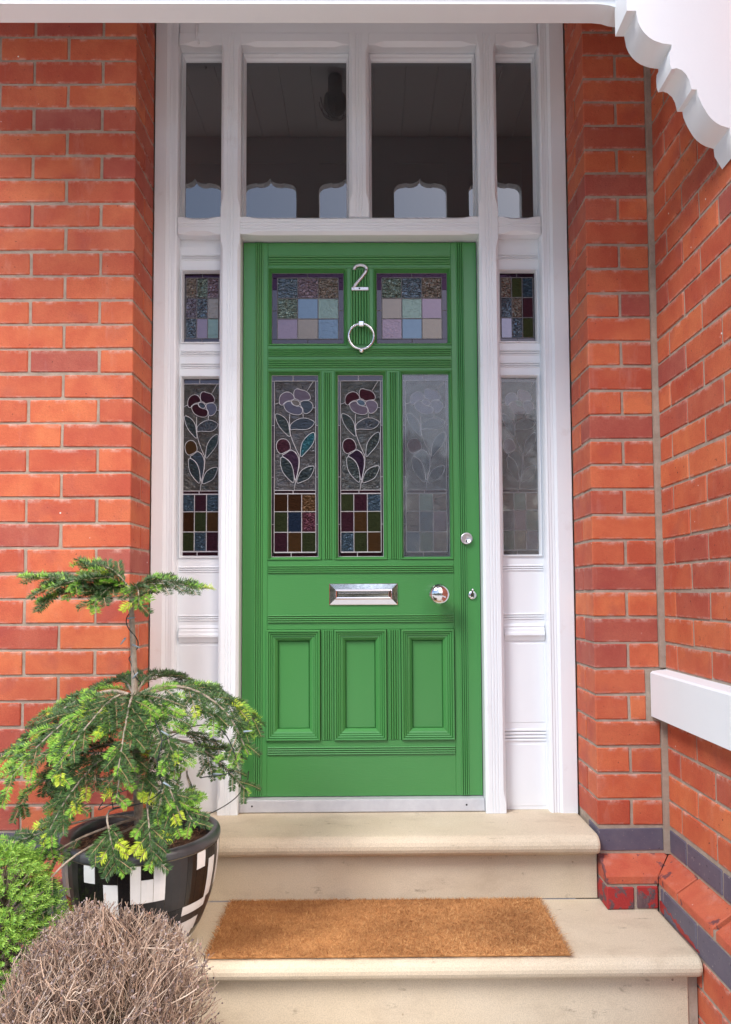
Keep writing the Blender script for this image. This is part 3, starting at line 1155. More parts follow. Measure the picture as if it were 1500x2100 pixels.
# sidelights
SIDES = (('L', OL1, IL0, -.684, -.5495, 0.0), ('R', IR1, OR0, .4985, .632, .004))
for sname, x0, x1, ga, gb, dz in SIDES:
    BY = .262
    bd = MB()
    # rails as separate boards between the glass
    for z0, z1 in ((2.447, ZT0), (2.047, 2.166), (ZB, 1.369)):
        bd.box(x0, x1, BY, .32, z0, z1)
    for z0, z1 in ((1.369, 2.047), (2.166, 2.447)):
        bd.box(x0, ga - .006, BY, .32, z0, z1)
        if x1 - gb > .008:
            bd.box(gb + .006, x1, BY, .32, z0, z1)
    part("panel", bd, MAT['white_h'], frame)
    for zz, hh_, nn in ((2.493, .012, 3), (2.130, .012, 3), (2.083, .012, 3), (1.328, .012, 3), (1.151, .012, 3), (.722, .024, 4)):
        part("reeding", MB().reeds('x', x0 + .006, x1 - .004, zz - hh_, zz + hh_, BY, nn, .0035), MAT['white_h'], frame)
    le = MB()
    pr = [(BY + .003, 1.128), (BY - .004, 1.126), (BY - .007, 1.118), (BY - .005, 1.114), (BY - .009, 1.108), (BY - .010, 1.099), (BY - .013, 1.094),
          (BY - .014, 1.086), (BY - .009, 1.078), (BY - .004, 1.066), (BY + .003, 1.063)]
    le.sweep([[(x_, y_, z_ - .003) for y_, z_ in pr] for x_ in (x0 + .008, x1 - .003)])
    part("ledge_moulding", le, MAT['white_h'], frame)
    pl = MB().box(x0 + .010, x1 - .006, BY - .0015, BY + .002, .768, 1.052, .001)
    pl.box(x0 + .010, x1 - .006, BY - .0015, BY + .002, .470, .690, .001)
    part("lower_panel", pl, MAT['white_h'], frame)
    for z0, z1 in ((2.166, 2.447), (1.369, 2.047)):
        fr = MB()
        fr.ring(ga - .0075, gb + .0075, z0, z1, [(0, BY - .001), (.001, BY - .006), (.004, BY - .007), (.006, BY - .003), (.0085, .276), (.0085, .290)])
        part("glazing_bead", fr, MAT['white'], frame)
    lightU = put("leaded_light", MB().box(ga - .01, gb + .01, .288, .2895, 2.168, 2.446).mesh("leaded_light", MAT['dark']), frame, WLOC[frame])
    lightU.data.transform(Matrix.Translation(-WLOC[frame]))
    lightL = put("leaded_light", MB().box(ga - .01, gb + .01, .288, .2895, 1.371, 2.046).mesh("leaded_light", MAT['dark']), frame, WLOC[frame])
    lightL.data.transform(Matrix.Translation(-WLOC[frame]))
    if sname == 'L':
        square_light(lightU, ga, gb, 2.174, 2.440, .2815, ['*tan', '*green', '*mauve', '*lav', '*blue', 'tan', '*blue', 'mauve', 'green'], False)
        flower_light(lightL, ga, gb, 1.378, 2.040, .2815, [GD('wine'), GD('plum'), GP('lav'), GD('wine')], GD('slate'),
                     [GD('leaf', .7), GD('slate', .8), GD('leaf', .2), GD('grey', .3), GD('leaf', .2), GD('leaf', .2)], GD('amber', .5),
                     ['*sky', 'plum', '*sky', 'brown', 'olive', 'amber', 'olive', '*sky', 'plum'], (0.075, 0.070, 0.066), 130, 560)
    else:
        square_light(lightU, ga, gb, 2.174, 2.440, .2815, ['*tan', 'olive', '*sky', '*blue', '*tan', 'plum', 'lav', '*blue', 'olive'], False)
        flower_light(lightL, ga, gb, 1.378, 2.045, .2825, [GP('lav'), GP('mauve'), GP('lav'), GP('mauve')], GP('green'),
                     [GD('slate')] * 3 + [GD('grey')] + [GD('slate')] * 2, GP('mauve'),
                     ['*tan', 'green', 'tan', 'lav', 'mauve', 'green', 'green', 'tan', 'lav'], (0.12, 0.12, 0.12), 130, 560)
        part("sheet_pane", MB().box(ga - .006, gb + .006, .2755, .2775, 1.372, 2.045), MAT['sheet2'], frame)

# ------------------------------------------------------------------ the door
DY = .275
DL, DR, DB, DT = -.462, .412, .505, 2.556
SL, SR = -.370, .3155
door = thing("front_door", "green panelled front door with stained glass and the number 2", "door", (-.025, .297, DB))
ST = (DY, DY + .045)


def wood(name, x0, x1, z0, z1, m_='green', d=0.0):
    return part(name, MB().box(x0, x1, DY + d, DY + .045, z0, z1, .0012), MAT[m_], door)


wood("stile", DL, SL, DB, DT)
wood("stile", SR, DR, DB, DT)
for z0, z1 in ((2.458, DT), (2.067, 2.163), (1.106, 1.361), (DB, .704)):
    wood("rail", SL, SR, z0, z1, 'green_h', .0006)
for x0, x1, z0, z1 in ((-.0745, .0245, 2.163, 2.458), (-.1715, -.1225, 1.361, 2.067), (.0705, .1205, 1.361, 2.067), (-.1735, -.127, .704, 1.106), (.0675, .118, .704, 1.106)):
    wood("muntin", x0, x1, z0, z1, 'green', .0012)
# reeded bands
for z0, z1 in ((2.469, 2.507), (2.121, 2.152), (2.077, 2.111), (1.312, 1.342), (1.130, 1.161), (.653, .684)):
    part("reeding", MB().reeds('x', SL + .003, SR - .003, z0, z1, DY, 4, .0058), MAT['green_h'], door)
for x0, x1 in ((-.419, -.387), (.335, .364)):
    part("reeding", MB().reeds('z', DB + .001, DT - .001, x0, x1, DY, 4, .0042), MAT['green'], door)
for x0, x1, z0, z1, n in ((-.063, .011, 2.166, 2.452, 7), (-.164, -.132, 1.364, 2.060, 4), (.080, .113, 1.364, 2.060, 4), (-.167, -.134, .708, 1.102, 4), (.075, .109, .708, 1.102, 4)):
    part("reeding", MB().reeds('z', z0, z1, x0, x1, DY + .0012, n, .0046), MAT['green'], door)
# raised mouldings and flat panels of the lower door
PROF = [(0.0, DY + .002), (.0005, DY - .007), (.0035, DY - .0095), (.0075, DY - .0085), (.0082, DY - .004), (.0118, DY - .0065), (.0150, DY - .005), (.0157, DY - .001),
        (.0190, DY - .003), (.0222, DY - .0015), (.0229, DY + .002), (.026, DY + .001), (.031, DY + .003), (.040, DY + .0125), (.0415, DY + .0200), (.044, DY + .0170), (.0445, DY + .021)]
for x0, x1 in ((-.3725, -.1755), (-.1255, .066), (.1195, .3135)):
    pn = part("panel", MB().box(x0 + .02, x1 - .02, DY + .020, DY + .035, .73, 1.09), MAT['green'], door)
    pm = MB().ring(x0, x1, .7045, 1.1055, PROF)
    po = put("panel_moulding", pm.mesh("panel_moulding", MAT['green'], tuple(WLOC[pn])), pn, WLOC[pn])
# glazed openings
GPROF = [(0.0, DY + .001), (.0008, DY - .003), (.003, DY - .004), (.005, DY - .002), (.0058, DY + .004), (.009, DY + .0095), (.0125, DY + .017), (.0128, DY + .024)]
OPEN = [(SL, -.0745, 2.163, 2.458), (.0245, SR, 2.163, 2.458), (SL, -.1715, 1.361, 2.067), (-.1225, .0705, 1.361, 2.067), (.1205, SR, 1.361, 2.067)]
GY = DY + .0195
CONTENT = []
for i, (x0, x1, z0, z1) in enumerate(OPEN):
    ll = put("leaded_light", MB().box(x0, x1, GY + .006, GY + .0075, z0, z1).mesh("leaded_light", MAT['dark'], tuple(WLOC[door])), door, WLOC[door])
    part("glazing_bead", MB().ring(x0, x1, z0, z1, GPROF), MAT['green'], door)
    a, b, c, d = x0 + .0125, x1 - .0125, z0 + .0125, z1 - .0125
    if i == 0:
        square_light(ll, a, b, c, d, GY, ['*blue', '*mauve', '*tan', '*green', 'blue', 'green', 'mauve', 'tan', 'blue'])
    elif i == 1:
        square_light(ll, a, b, c, d, GY, ['*green', '*blue', '*tan', 'tan', 'green', 'mauve', 'mauve', 'blue', 'tan'])
    elif i == 2:
        flower_light(ll, a, b, c, d, GY, [GP('mauve'), GP('mauve'), GD('slate', .1), GP('lav')], GP('tan'),
                     [GD('leaf', .8), GD('slate', .2), GD('teal', .6), GD('purple', .5), GD('leaf', .2), GD('leaf', .2)], GD('plum', .5),
                     ['brown', 'brown', '*amber', 'olive', 'navy', '*plum', 'plum', 'amber', 'olive'], (0.070, 0.066, 0.070))
    elif i == 3:
        flower_light(ll, a, b, c, d, GY, [GD('wine'), GD('wine'), GP('mauve'), GP('mauve')], GP('blue'),
                     [GD('leaf', .9), GD('slate', .9), GD('leaf', .9), GD('purple', .2), GD('leaf', .9), GD('leaf', .9)], GD('plum', .3),
                     ['olive', 'plum', '*sky', 'plum', 'amber', 'olive', '*sky', 'olive', 'amber'], (0.070, 0.072, 0.072))
    else:
        flower_light(ll, a, b, c, d, GY + .001, [GP('lav'), GP('lav'), GP('lav'), GP('lav')], GP('lav'),
                     [GD('slate')] * 2 + [GD('sky')] + [GD('grey')] * 3, GD('plum', .3),
                     ['tan', 'green', '*tan', '*tan', 'blue', 'mauve', 'blue', 'green', 'tan'], (0.09, 0.095, 0.10))
        part("sheet_pane", MB().box(a - .002, b + .002, GY - .0075, GY - .0055, c - .002, d + .002), MAT['sheet'], door)

# number 2
n2 = MB()
ctl = []
for k in range(0, 19):
    a = R(178 - 200 * k / 18)
    ctl.append((-.0245 + .0142 * math.cos(a), 2.4545 + .0118 * math.sin(a)))
path = [(-.0387, 2.452)] + ctl + [(-.0125, 2.444), (-.020, 2.431), (-.029, 2.417), (-.037, 2.404), (-.0415, 2.394)]
# scale the drawing to the measured size
xs = [p[0] for p in path]
zs_ = [p[1] for p in path]


def S2(p):
    u = (p[0] - min(xs)) / (max(xs) - min(xs))
    v = (p[1] - min(zs_)) / (max(zs_) - min(zs_))
    return (-.0505 + u * .050, DY - .0055, 2.377 + v * .0895)


n2.tube([S2(p) for p in path], .0062, 8, 0, .65)
n2.box(-.0578, .0075, DY - .0085, DY - .002, 2.3695, 2.3825, .0018)
num = part("number", n2, MAT['satin'], door, "polished metal numeral 2")
for x_, z_ in ((-.0015, 2.447), (-.027, 2.376)):
    sc = MB().lathe([(0.0002, -.0022), (.0026, -.0016), (.003, 0)], (x_, DY - .0092, z_), 'y', 10)
    put("screw", sc.mesh("screw", MAT['dark'], tuple(WLOC[num])), num, WLOC[num])

# knocker ring
kn = put("knocker", MB().box(-.0325, -.0095, DY - .030, DY, 2.226, 2.247, .004).mesh("knocker", MAT['chrome'], tuple(WLOC[door])), door, WLOC[door])
rg = MB()
pts = [(-.021 + .0465 * math.sin(2 * math.pi * k / 40), DY - .019 - .004 * math.cos(2 * math.pi * k / 40), 2.190 + .0465 * math.cos(2 * math.pi * k / 40)) for k in range(41)]
rg.tube(pts, .0050, 10, 0, 1.0, True, False)
put("ring", rg.mesh("ring", MAT['chrome'], tuple(WLOC[kn])), kn, WLOC[kn])
sp_ = MB().lathe([(.0002, -.016), (.007, -.016), (.009, -.010), (.0095, 0)], (-.0205, DY - .004, 2.1375), 'y', 14)
put("strike_plate", sp_.mesh("strike_plate", MAT['chrome'], tuple(WLOC[kn])), kn, WLOC[kn])

# letter plate
lp = MB()
x0, x1, z0, z1 = -.1425, .1075, 1.1955, 1.2735
lp.ring(x0, x1, z0, z1, [(0, DY), (0, DY - .004), (.002, DY - .0055), (.020, DY - .0075), (.022, DY - .0115), (.025, DY - .013), (.028, DY - .0115), (.0285, DY - .005)])
lpo = part("letter_plate", lp, MAT['chrome'], door)
fl = MB()
fl.ring(x0 + .0285, x1 - .0285, z0 + .0205, z1 - .0205, [(0, DY - .004), (.0005, DY - .0075), (.004, DY - .0085)])
fx0, fx1, fz0, fz1 = x0 + .0325, x1 - .0325, z0 + .0245, z1 - .0245
rows = []
for k in range(9):
    t = k / 8
    rows.append([(fx0 + (fx1 - fx0) * i / 12, DY - .0085 + .0007 * math.sin(math.pi * t), fz0 + (fz1 - fz0) * t) for i in range(13)])
vs3 = [p for r in rows for p in r]
fs3 = [(r * 13 + c, r * 13 + c + 1, r * 13 + c + 14, r * 13 + c + 13) for r in range(8) for c in range(12)]
fl.add(vs3, fs3, 0, True)
put("flap", fl.mesh("flap", MAT['chrome'], tuple(WLOC[lpo])), lpo, WLOC[lpo])
bk = MB().box(x0 + .019, x1 - .019, DY - .004, DY + .001, z0 + .015, z1 - .015)
put("backing", bk.mesh("backing", MAT['chrome'], tuple(WLOC[lpo])), lpo, WLOC[lpo])

# knob
kb = MB()
prof = [(.026, 0), (.026, -.004), (.022, -.007), (.013, -.011), (.0115, -.030), (.016, -.036)]
for k in range(0, 15):
    a = R(-62 + 152 * k / 14)
    prof.append((max(.0003, .0385 * math.cos(a)), -.064 - .030 * math.sin(a)))
kb.lathe(prof, (.2545, DY, 1.2325), 'y', 40)
part("door_knob", kb, MAT['chrome'], door)

# cylinder lock and keyhole cover
cl_ = MB().lathe([(.0205, 0), (.0205, -.005), (.0220, -.008), (.0155, -.008), (.0150, -.006), (.0003, -.006)], (.3625, DY - .003, 1.437), 'y', 32)
lk = part("cylinder_lock", cl_, MAT['satin'], door)
ck = MB().prism([(.3625 - .0016, 1.4235), (.3625 + .0016, 1.4235), (.3625 + .0022, 1.4300), (.3625, 1.4335), (.3625 - .0022, 1.4300)], DY - .0100, DY - .0088)
put("keyhole", ck.mesh("keyhole", MAT['dark'], tuple(WLOC[lk])), lk, WLOC[lk])
ec = MB().lathe([(.0158, 0), (.0158, -.003), (.0135, -.0055), (.0003, -.0065)], (.3820, DY - .001, 1.2290), 'y', 24)
ec.lathe([(.0055, 0), (.0055, -.006), (.003, -.0085), (.0003, -.009)], (.3825, DY - .001, 1.2485), 'y', 14)
eo = part("keyhole_cover", ec, MAT['chrome'], door)
ed = MB().prism([(.3820 - .006, 1.222), (.3820 + .006, 1.222), (.3820 + .0075, 1.232), (.3824, 1.247), (.3820 - .0075, 1.232)], DY - .0095, DY - .005, 0, .0012)
put("drop", ed.mesh("drop", MAT['chrome'], tuple(WLOC[eo])), eo, WLOC[eo])

# threshold
th = MB()
pr = [(.330, .459), (.238, .459), (.236, .462), (.242, .499), (.246, .502), (.330, .5035)]
th.sweep([[(x_, y_, z_) for y_, z_ in pr] for x_ in (-.4625, .4125)])
tho = solo("threshold_plate", th, MAT['alu'], "grey metal threshold plate below the green door", "threshold", (-.025, .28, .459))
for x_ in (-.418, .348):
    sh = MB().lathe([(.0036, 0), (.0032, -.0012), (.0003, -.0012)], (x_, .2395, .4815), 'y', 10)
    put("screw", sh.mesh("screw", MAT['dark'], tuple(WLOC[tho])), tho, WLOC[tho])
# black sheet standing in for the shade in the gap around the door
rb = MB()
rb.box(IL1 - .001, IR0 + .001, .322, .34, .458, 2.60)
part("gap_shade_sheet", rb, MAT['dark'], frame)

# ------------------------------------------------------------------ porch over the door
porch = thing("porch", "white timber porch with a straight tie beam and a scalloped bracket at right", "porch", (0, -.47, 2.85))
BB = 2.849
bm_ = MB()
poly = [(-1.7, BB), (.640, BB), (.668, BB - .003), (.686, BB - .009), (.705, BB - .012), (.716, BB - .012), (.716, 3.015), (-1.7, 3.015)]
bm_.prism(poly, -.500, -.432)
part("tie_beam", bm_, MAT['porch_white'], porch)
fm = MB().box(-1.7, .6845, -.512, -.500, BB + .020, 3.010, .003)
part("fascia", fm, MAT['porch_white'], porch)
raw = [(0.728, 2.886), (0.728, 2.855), (0.754, 2.855), (0.759, 2.822), (0.766, 2.805), (0.776, 2.790), (0.787, 2.779), (0.800, 2.770), (0.813, 2.7645), (0.827, 2.760), (0.851, 2.757),
       (0.851, 2.748), (0.8455, 2.738), (0.8440, 2.720), (0.8450, 2.700), (0.849, 2.686), (0.863, 2.689), (0.876, 2.684), (0.889, 2.672), (0.897, 2.655), (0.903, 2.628), (0.918, 2.628),
       (0.920, 2.611), (0.925, 2.598), (0.931, 2.583), (0.938, 2.570), (0.946, 2.556), (0.956, 2.543), (0.969, 2.532), (0.983, 2.524), (1.0055, 2.517)]
q = .9416
br = [(x_ * q, 1.24 + (z_ - 1.24) * q) for x_, z_ in raw]
br = [(br[0][0], 3.015)] + br + [(.9485, 2.420), (.9685, 2.385), (.9700, 3.015)]
bko = part("bracket", MB().prism(br, -.585, -.495), MAT['porch_white'], porch)
for p_ in bko.data.polygons:
    p_.use_smooth = True
bko.data.set_sharp_from_angle(angle=R(32))
# pierced screen above the beam, ceiling boards
hw, per = .126, .360
cxs = [.259 - per * k for k in range(-2, 6)]
for cx_ in cxs:
    if cx_ - hw < -1.7 or cx_ + hw > .972:
        continue
    part("screen_post", MB().box(cx_ + hw, min(cx_ + per - hw, .972), -.490, -.440, 3.015, 3.30), MAT['porch_dark'], porch)
    arc = [(cx_ - hw, 3.30), (cx_ - hw, 3.160)]
    for k in range(1, 6):
        a = k / 6
        arc.append((cx_ - hw + .035 * (1 - math.cos(a * math.pi / 2)), 3.160 + .040 * math.sin(a * math.pi / 2)))
    arc += [(cx_ - hw + .06, 3.205), (cx_ - .055, 3.201), (cx_ - .03, 3.203), (cx_ - .010, 3.213), (cx_, 3.227)]
    left = arc[:]
    right = [(2 * cx_ - p[0], p[1]) for p in reversed(left[:-1])]
    part("arched_screen", MB().prism(left + right, -.485, -.445), MAT['porch_dark'], porch)
part("screen_board", MB().box(-1.7, .972, -.49, -.44, 3.30, 3.43), MAT['porch_dark'], porch)
for k in range(20):
    xx = -1.7 + k * .1336
    part("ceiling_board", MB().box(xx, xx + .1335, -.55, .33, 3.432, 3.45, .003), MAT['porch_dark'], porch)
part("sky_blocking_roof", MB().box(-1.75, 1.25, -.60, .34, 3.455, 3.50), MAT['porch_dark'], porch)  # unseen slab added above the boards to block skylight
lamp = thing("porch_lamp", "dark round caged lamp hanging under the porch ceiling", "lamp", (-.13, -.03, 3.36))
part("globe", MB().lathe([(.0003, -.09), (.035, -.08), (.05, -.05), (.045, -.015), (.03, .0), (.03, .071)], (-.13, -.03, 3.36), 'z', 20), MAT['lamp_grey'], lamp)
cg = MB()
for k in range(6):
    a = math.pi * k / 6
    cg.tube([(-.13 + math.cos(a) * .068 * math.cos(t), -.03 + math.sin(a) * .068 * math.cos(t), 3.32 - .070 * math.sin(t)) for t in [math.pi * i / 12 for i in range(13)]], .002, 4)
part("wire_cage", cg, MAT['lamp_grey'], lamp)

# ------------------------------------------------------------------ doormat
random.seed(21)
mx0, mx1, my0, my1 = -.450, .552, -.372, .002
mz = .244
mat_t = thing("doormat", "long brown coir doormat lying on the lower cream step", "doormat", ((mx0 + mx1) / 2, (my0 + my1) / 2, mz))
part("backing", MB().box(mx0 + .004, mx1 - .004, my0 + .004, my1 - .002, mz, mz + .006, .002), MAT['coir'], mat_t)
fb = MB()
vs_, fs_ = [], []
for i in range(52000):
    x_ = random.uniform(mx0, mx1)
    y_ = random.uniform(my0, my1)
    edge = min(x_ - mx0, mx1 - x_, y_ - my0, my1 - y_)
    h = .0045 + random.uniform(0, .0065)
    lean = .015
    dx, dy = random.gauss(0, lean * .7), random.gauss(0, lean * .7)
    if edge < .008:
        dx += (-.006 if x_ - mx0 < .008 else .006 if mx1 - x_ < .008 else 0)
        dy += (-.006 if y_ - my0 < .008 else .0)
    a = random.uniform(0, math.pi)
    w = .00055
    wx, wy = math.cos(a) * w, math.sin(a) * w
    y_t = min(y_ + dy, .008)
    o = len(vs_)
    zb = mz + .003
    vs_ += [(x_ - wx, y_ - wy, zb), (x_ + wx, y_ + wy, zb), (x_ + dx * .5 + wx, y_ + (y_t - y_) * .4 + wy, zb + h * .7), (x_ + dx * .5 - wx, y_ + (y_t - y_) * .4 - wy, zb + h * .7), (x_ + dx, y_t, zb + h)]
    fs_ += [(o, o + 1, o + 2, o + 3), (o + 3, o + 2, o + 4)]
fb.add(vs_, fs_)
part("pile", fb, MAT['coir'], mat_t, None, 'stuff')

# ------------------------------------------------------------------ plant pot
PC = (-.646, -.292, .244)
pot = thing("plant_pot", "round black and white mosaic tiled pot holding the fir tree", "plant pot", PC)
RT = .569
BP = [(.118, .244), (.132, .262), (.150, .290), (.166, .320), (.180, .352), (.193, .390), (.203, .430), (.2095, .470), (.213, .505), (.2140, .530), (.2142, .544)]


def prad(z):
    if z <= BP[0][1]:
        return BP[0][0]
    for (r0, z0), (r1, z1) in zip(BP, BP[1:]):
        if z <= z1:
            t = (z - z0) / (z1 - z0)
            return r0 + (r1 - r0) * t
    return BP[-1][0]


b_ = MB()
b_.lathe([(r - .0015, z - PC[2]) for r, z in BP] + [(.205, .544 - PC[2]), (.188, .544 - PC[2]), (.184, .48 - PC[2])], PC, 'z', 64)
part("bowl", b_, MAT['pot_grout'], pot)
rm = MB()
rp_ = [(.2125, .5425), (.2168, .544), (.2180, .549), (.2178, .557), (.2155, .5645), (.210, .568), (.201, .5695), (.193, .567), (.188, .560), (.1855, .545), (.184, .50)]
rm.lathe([(r, z - PC[2]) for r, z in rp_], PC, 'z', 72, 0, True, False)
part("rim", rm, MAT['pot_rim'], pot)


def tile(u0, u1, z0, z1, mat, gap=.0005):
    """u = photo-independent position across the front: angle in degrees, 0 faces the street"""
    r_mid = prad((z0 + z1) / 2)
    da = gap / r_mid
    a0, a1 = R(u0) + da, R(u1) - da
    na = max(2, int((u1 - u0) / 7) + 1)
    nz = max(2, int((z1 - z0) / .022) + 1)
    vs, fs = [], []
    for lay_ in (0.0, .0018):
        for k in range(nz + 1):
            z = z0 + gap + (z1 - z0 - 2 * gap) * k / nz
            r_ = prad(z) - .001 + lay_
            for i in range(na + 1):
                a = a0 + (a1 - a0) * i / na
                vs.append((PC[0] + r_ * math.sin(a), PC[1] - r_ * math.cos(a), z))
    n1 = (na + 1) * (nz + 1)

    def I(l, k, i):
        return l * n1 + k * (na + 1) + i
    for k in range(nz):
        for i in range(na):
            fs.append((I(1, k, i), I(1, k, i + 1), I(1, k + 1, i + 1), I(1, k + 1, i)))
    for i in range(na):
        fs.append((I(0, 0, i), I(0, 0, i + 1), I(1, 0, i + 1), I(1, 0, i)))
        fs.append((I(0, nz, i), I(0, nz, i + 1), I(1, nz, i + 1), I(1, nz, i)))
    for k in range(nz):
        fs.append((I(0, k, 0), I(1, k, 0), I(1, k + 1, 0), I(0, k + 1, 0)))
        fs.append((I(0, k, na), I(1, k, na), I(1, k + 1, na), I(0, k + 1, na)))
    part("tile", MB().add(vs, fs, 0, False), MAT[mat], pot)


def ang(zx):
    """across-position (0..1 over the visible width) to degrees from the direction of the street camera"""
    t = max(-.985, min(.985, (zx - 733) / 655.0))
    return math.degrees(math.asin(t)) + 17


T0, T1, T2, T3 = .541, .405, .320, .250


def trow(zt_, zb_, items):
    for zx0, zx1, f0, f1, c in items:
        h = zt_ - zb_
        tile(ang(zx0), ang(zx1), zt_ - h * f1, zt_ - h * f0, {'b': 'pot_black', 'c': 'pot_char', 'w': 'pot_white'}[c])


trow(T0, T1, [
    (88, 108, 0, .2, 'b'), (88, 108, .2, .9, 'w'), (108, 158, 0, .75, 'w'), (88, 158, .9, 1, 'b'), (108, 158, .75, .9, 'b'), (158, 242, 0, 1, 'c'),
    (242, 290, 0, 1, 'b'), (290, 376, 0, .33, 'w'), (290, 376, .33, 1, 'b'), (376, 436, 0, 1, 'b'), (436, 548, 0, .33, 'b'), (436, 548, .33, 1, 'w'), (548, 640, 0, 1, 'b'),
    (640, 722, 0, .72, 'w'), (722, 818, 0, .27, 'b'), (722, 818, .27, .72, 'w'), (818, 912, 0, .72, 'w'), (640, 912, .72, 1, 'c'), (912, 1085, 0, 1, 'c'),
    (1085, 1163, 0, 1, 'b'), (1163, 1236, 0, .33, 'w'), (1163, 1236, .33, 1, 'b'), (1236, 1268, 0, 1, 'b'), (1268, 1322, 0, .22, 'b'), (1268, 1322, .22, 1, 'w'), (1322, 1350, 0, 1, 'c'),
    (1350, 1376, 0, .9, 'w'), (1350, 1376, .9, 1, 'b')])
trow(T1, T2, [
    (88, 165, 0, 1, 'b'), (165, 250, 0, .5, 'c'), (165, 250, .5, 1, 'b'), (250, 330, 0, .75, 'w'), (250, 330, .75, 1, 'b'), (330, 480, 0, .4, 'w'), (330, 480, .4, 1, 'b'), (480, 640, 0, 1, 'b'),
    (640, 900, 0, 1, 'b'), (900, 960, 0, .2, 'b'), (900, 960, .2, 1, 'w'), (960, 1075, 0, 1, 'b'), (1075, 1290, 0, .30, 'w'), (1290, 1376, 0, 1, 'c'), (1075, 1290, .30, .55, 'c'),
    (1075, 1260, .55, 1, 'w'), (1260, 1290, .55, 1, 'c')])
trow(T2, T3, [
    (88, 300, 0, 1, 'c'), (300, 420, 0, 1, 'w'), (420, 640, 0, 1, 'b'), (640, 760, 0, .5, 'w'), (640, 760, .5, 1, 'c'), (760, 960, 0, 1, 'b'), (960, 1060, 0, 1, 'w'), (1060, 1150, 0, .45, 'b'),
    (1060, 1150, .45, 1, 'w'), (1150, 1240, 0, .7, 'w'), (1150, 1240, .7, 1, 'b'), (1240, 1376, 0, .35, 'b'), (1240, 1376, .35, 1, 'w')])
# the far side, towards the wall
for k in range(8):
    a0 = 100 + k * 22.0
    for (za, zb) in ((T0, T1), (T1, T2), (T2, T3)):
        tile(a0, a0 + 22, zb, za, ('pot_black', 'pot_white', 'pot_char')[(k * 2 + int(za * 100)) % 3])
so = MB()
ring_pts = [[(PC[0], PC[1], .531)] * 1]
vs, fs = [], []
for k in range(7):
    r_ = .1855 * k / 6
    for i in range(28):
        a = 2 * math.pi * i / 28
        vs.append((PC[0] + r_ * math.cos(a), PC[1] + r_ * math.sin(a), .522 + random.uniform(0, .014) + (.010 if k < 3 else 0)))
for k in range(6):
    for i in range(28):
        fs.append((k * 28 + i, k * 28 + (i + 1) % 28, (k + 1) * 28 + (i + 1) % 28, (k + 1) * 28 + i))
so.add(vs, fs, 0, True)
soil = part("soil", so, MAT['soil'], pot)
li = MB()
vs, fs = [], []
for i in range(1500):
    r_, a = .18 * math.sqrt(random.random()), random.uniform(0, 2 * math.pi)
    x_, y_ = PC[0] + r_ * math.cos(a), PC[1] + r_ * math.sin(a)
    b2, l_ = random.uniform(0, math.pi), random.uniform(.006, .016)
    z_ = .537 + random.uniform(0, .010) + (.004 if r_ < .09 else 0)
    dx, dy = math.cos(b2) * l_, math.sin(b2) * l_
    nx_, ny_ = -math.sin(b2) * .0009, math.cos(b2) * .0009
    o = len(vs)
    vs += [(x_ - dx, y_ - dy, z_), (x_ + nx_, y_ + ny_, z_ + .002), (x_ + dx, y_ + dy, z_ + random.uniform(-.004, .006)), (x_ - nx_, y_ - ny_, z_ + .002)]
    fs.append((o, o + 1, o + 2, o + 3))
li.add(vs, fs)
part("needle_litter", li, MAT['litter'], pot, None, 'stuff')


# ------------------------------------------------------------------ fir tree
random.seed(5)
TB = Vector((-.655, -.285, .50))
fir = thing("fir_tree", "small potted fir with a bare trunk, drooping skirt and lime tips", "tree", tuple(TB))
tk = MB()
TP = [(-.655, -.285, .50), (-.660, -.286, .62), (-.668, -.288, .78), (-.673, -.290, .95), (-.679, -.290, 1.08), (-.686, -.290, 1.195), (-.688, -.290, 1.262)]
tk.tube(TP, [.015, .0135, .0115, .0095, .0085, .0075, .005], 9)
part("trunk", tk, MAT['bark'], fir)


def bez(p, n):
    """Catmull-Rom through the points"""
    p = [Vector(a) for a in p]
    q_ = [p[0] * 2 - p[1]] + p + [p[-1] * 2 - p[-2]]
    out = []
    segs = len(p) - 1
    for s_ in range(segs):
        a, b, c, d = q_[s_], q_[s_ + 1], q_[s_ + 2], q_[s_ + 3]
        m = max(2, int(n / segs))
        for k in range(m):
            t = k / m
            out.append(.5 * ((2 * b) + (-a + c) * t + (2 * a - 5 * b + 4 * c - d) * t * t + (-a + 3 * b - 3 * c + d) * t ** 3))
    out.append(p[-1])
    return out


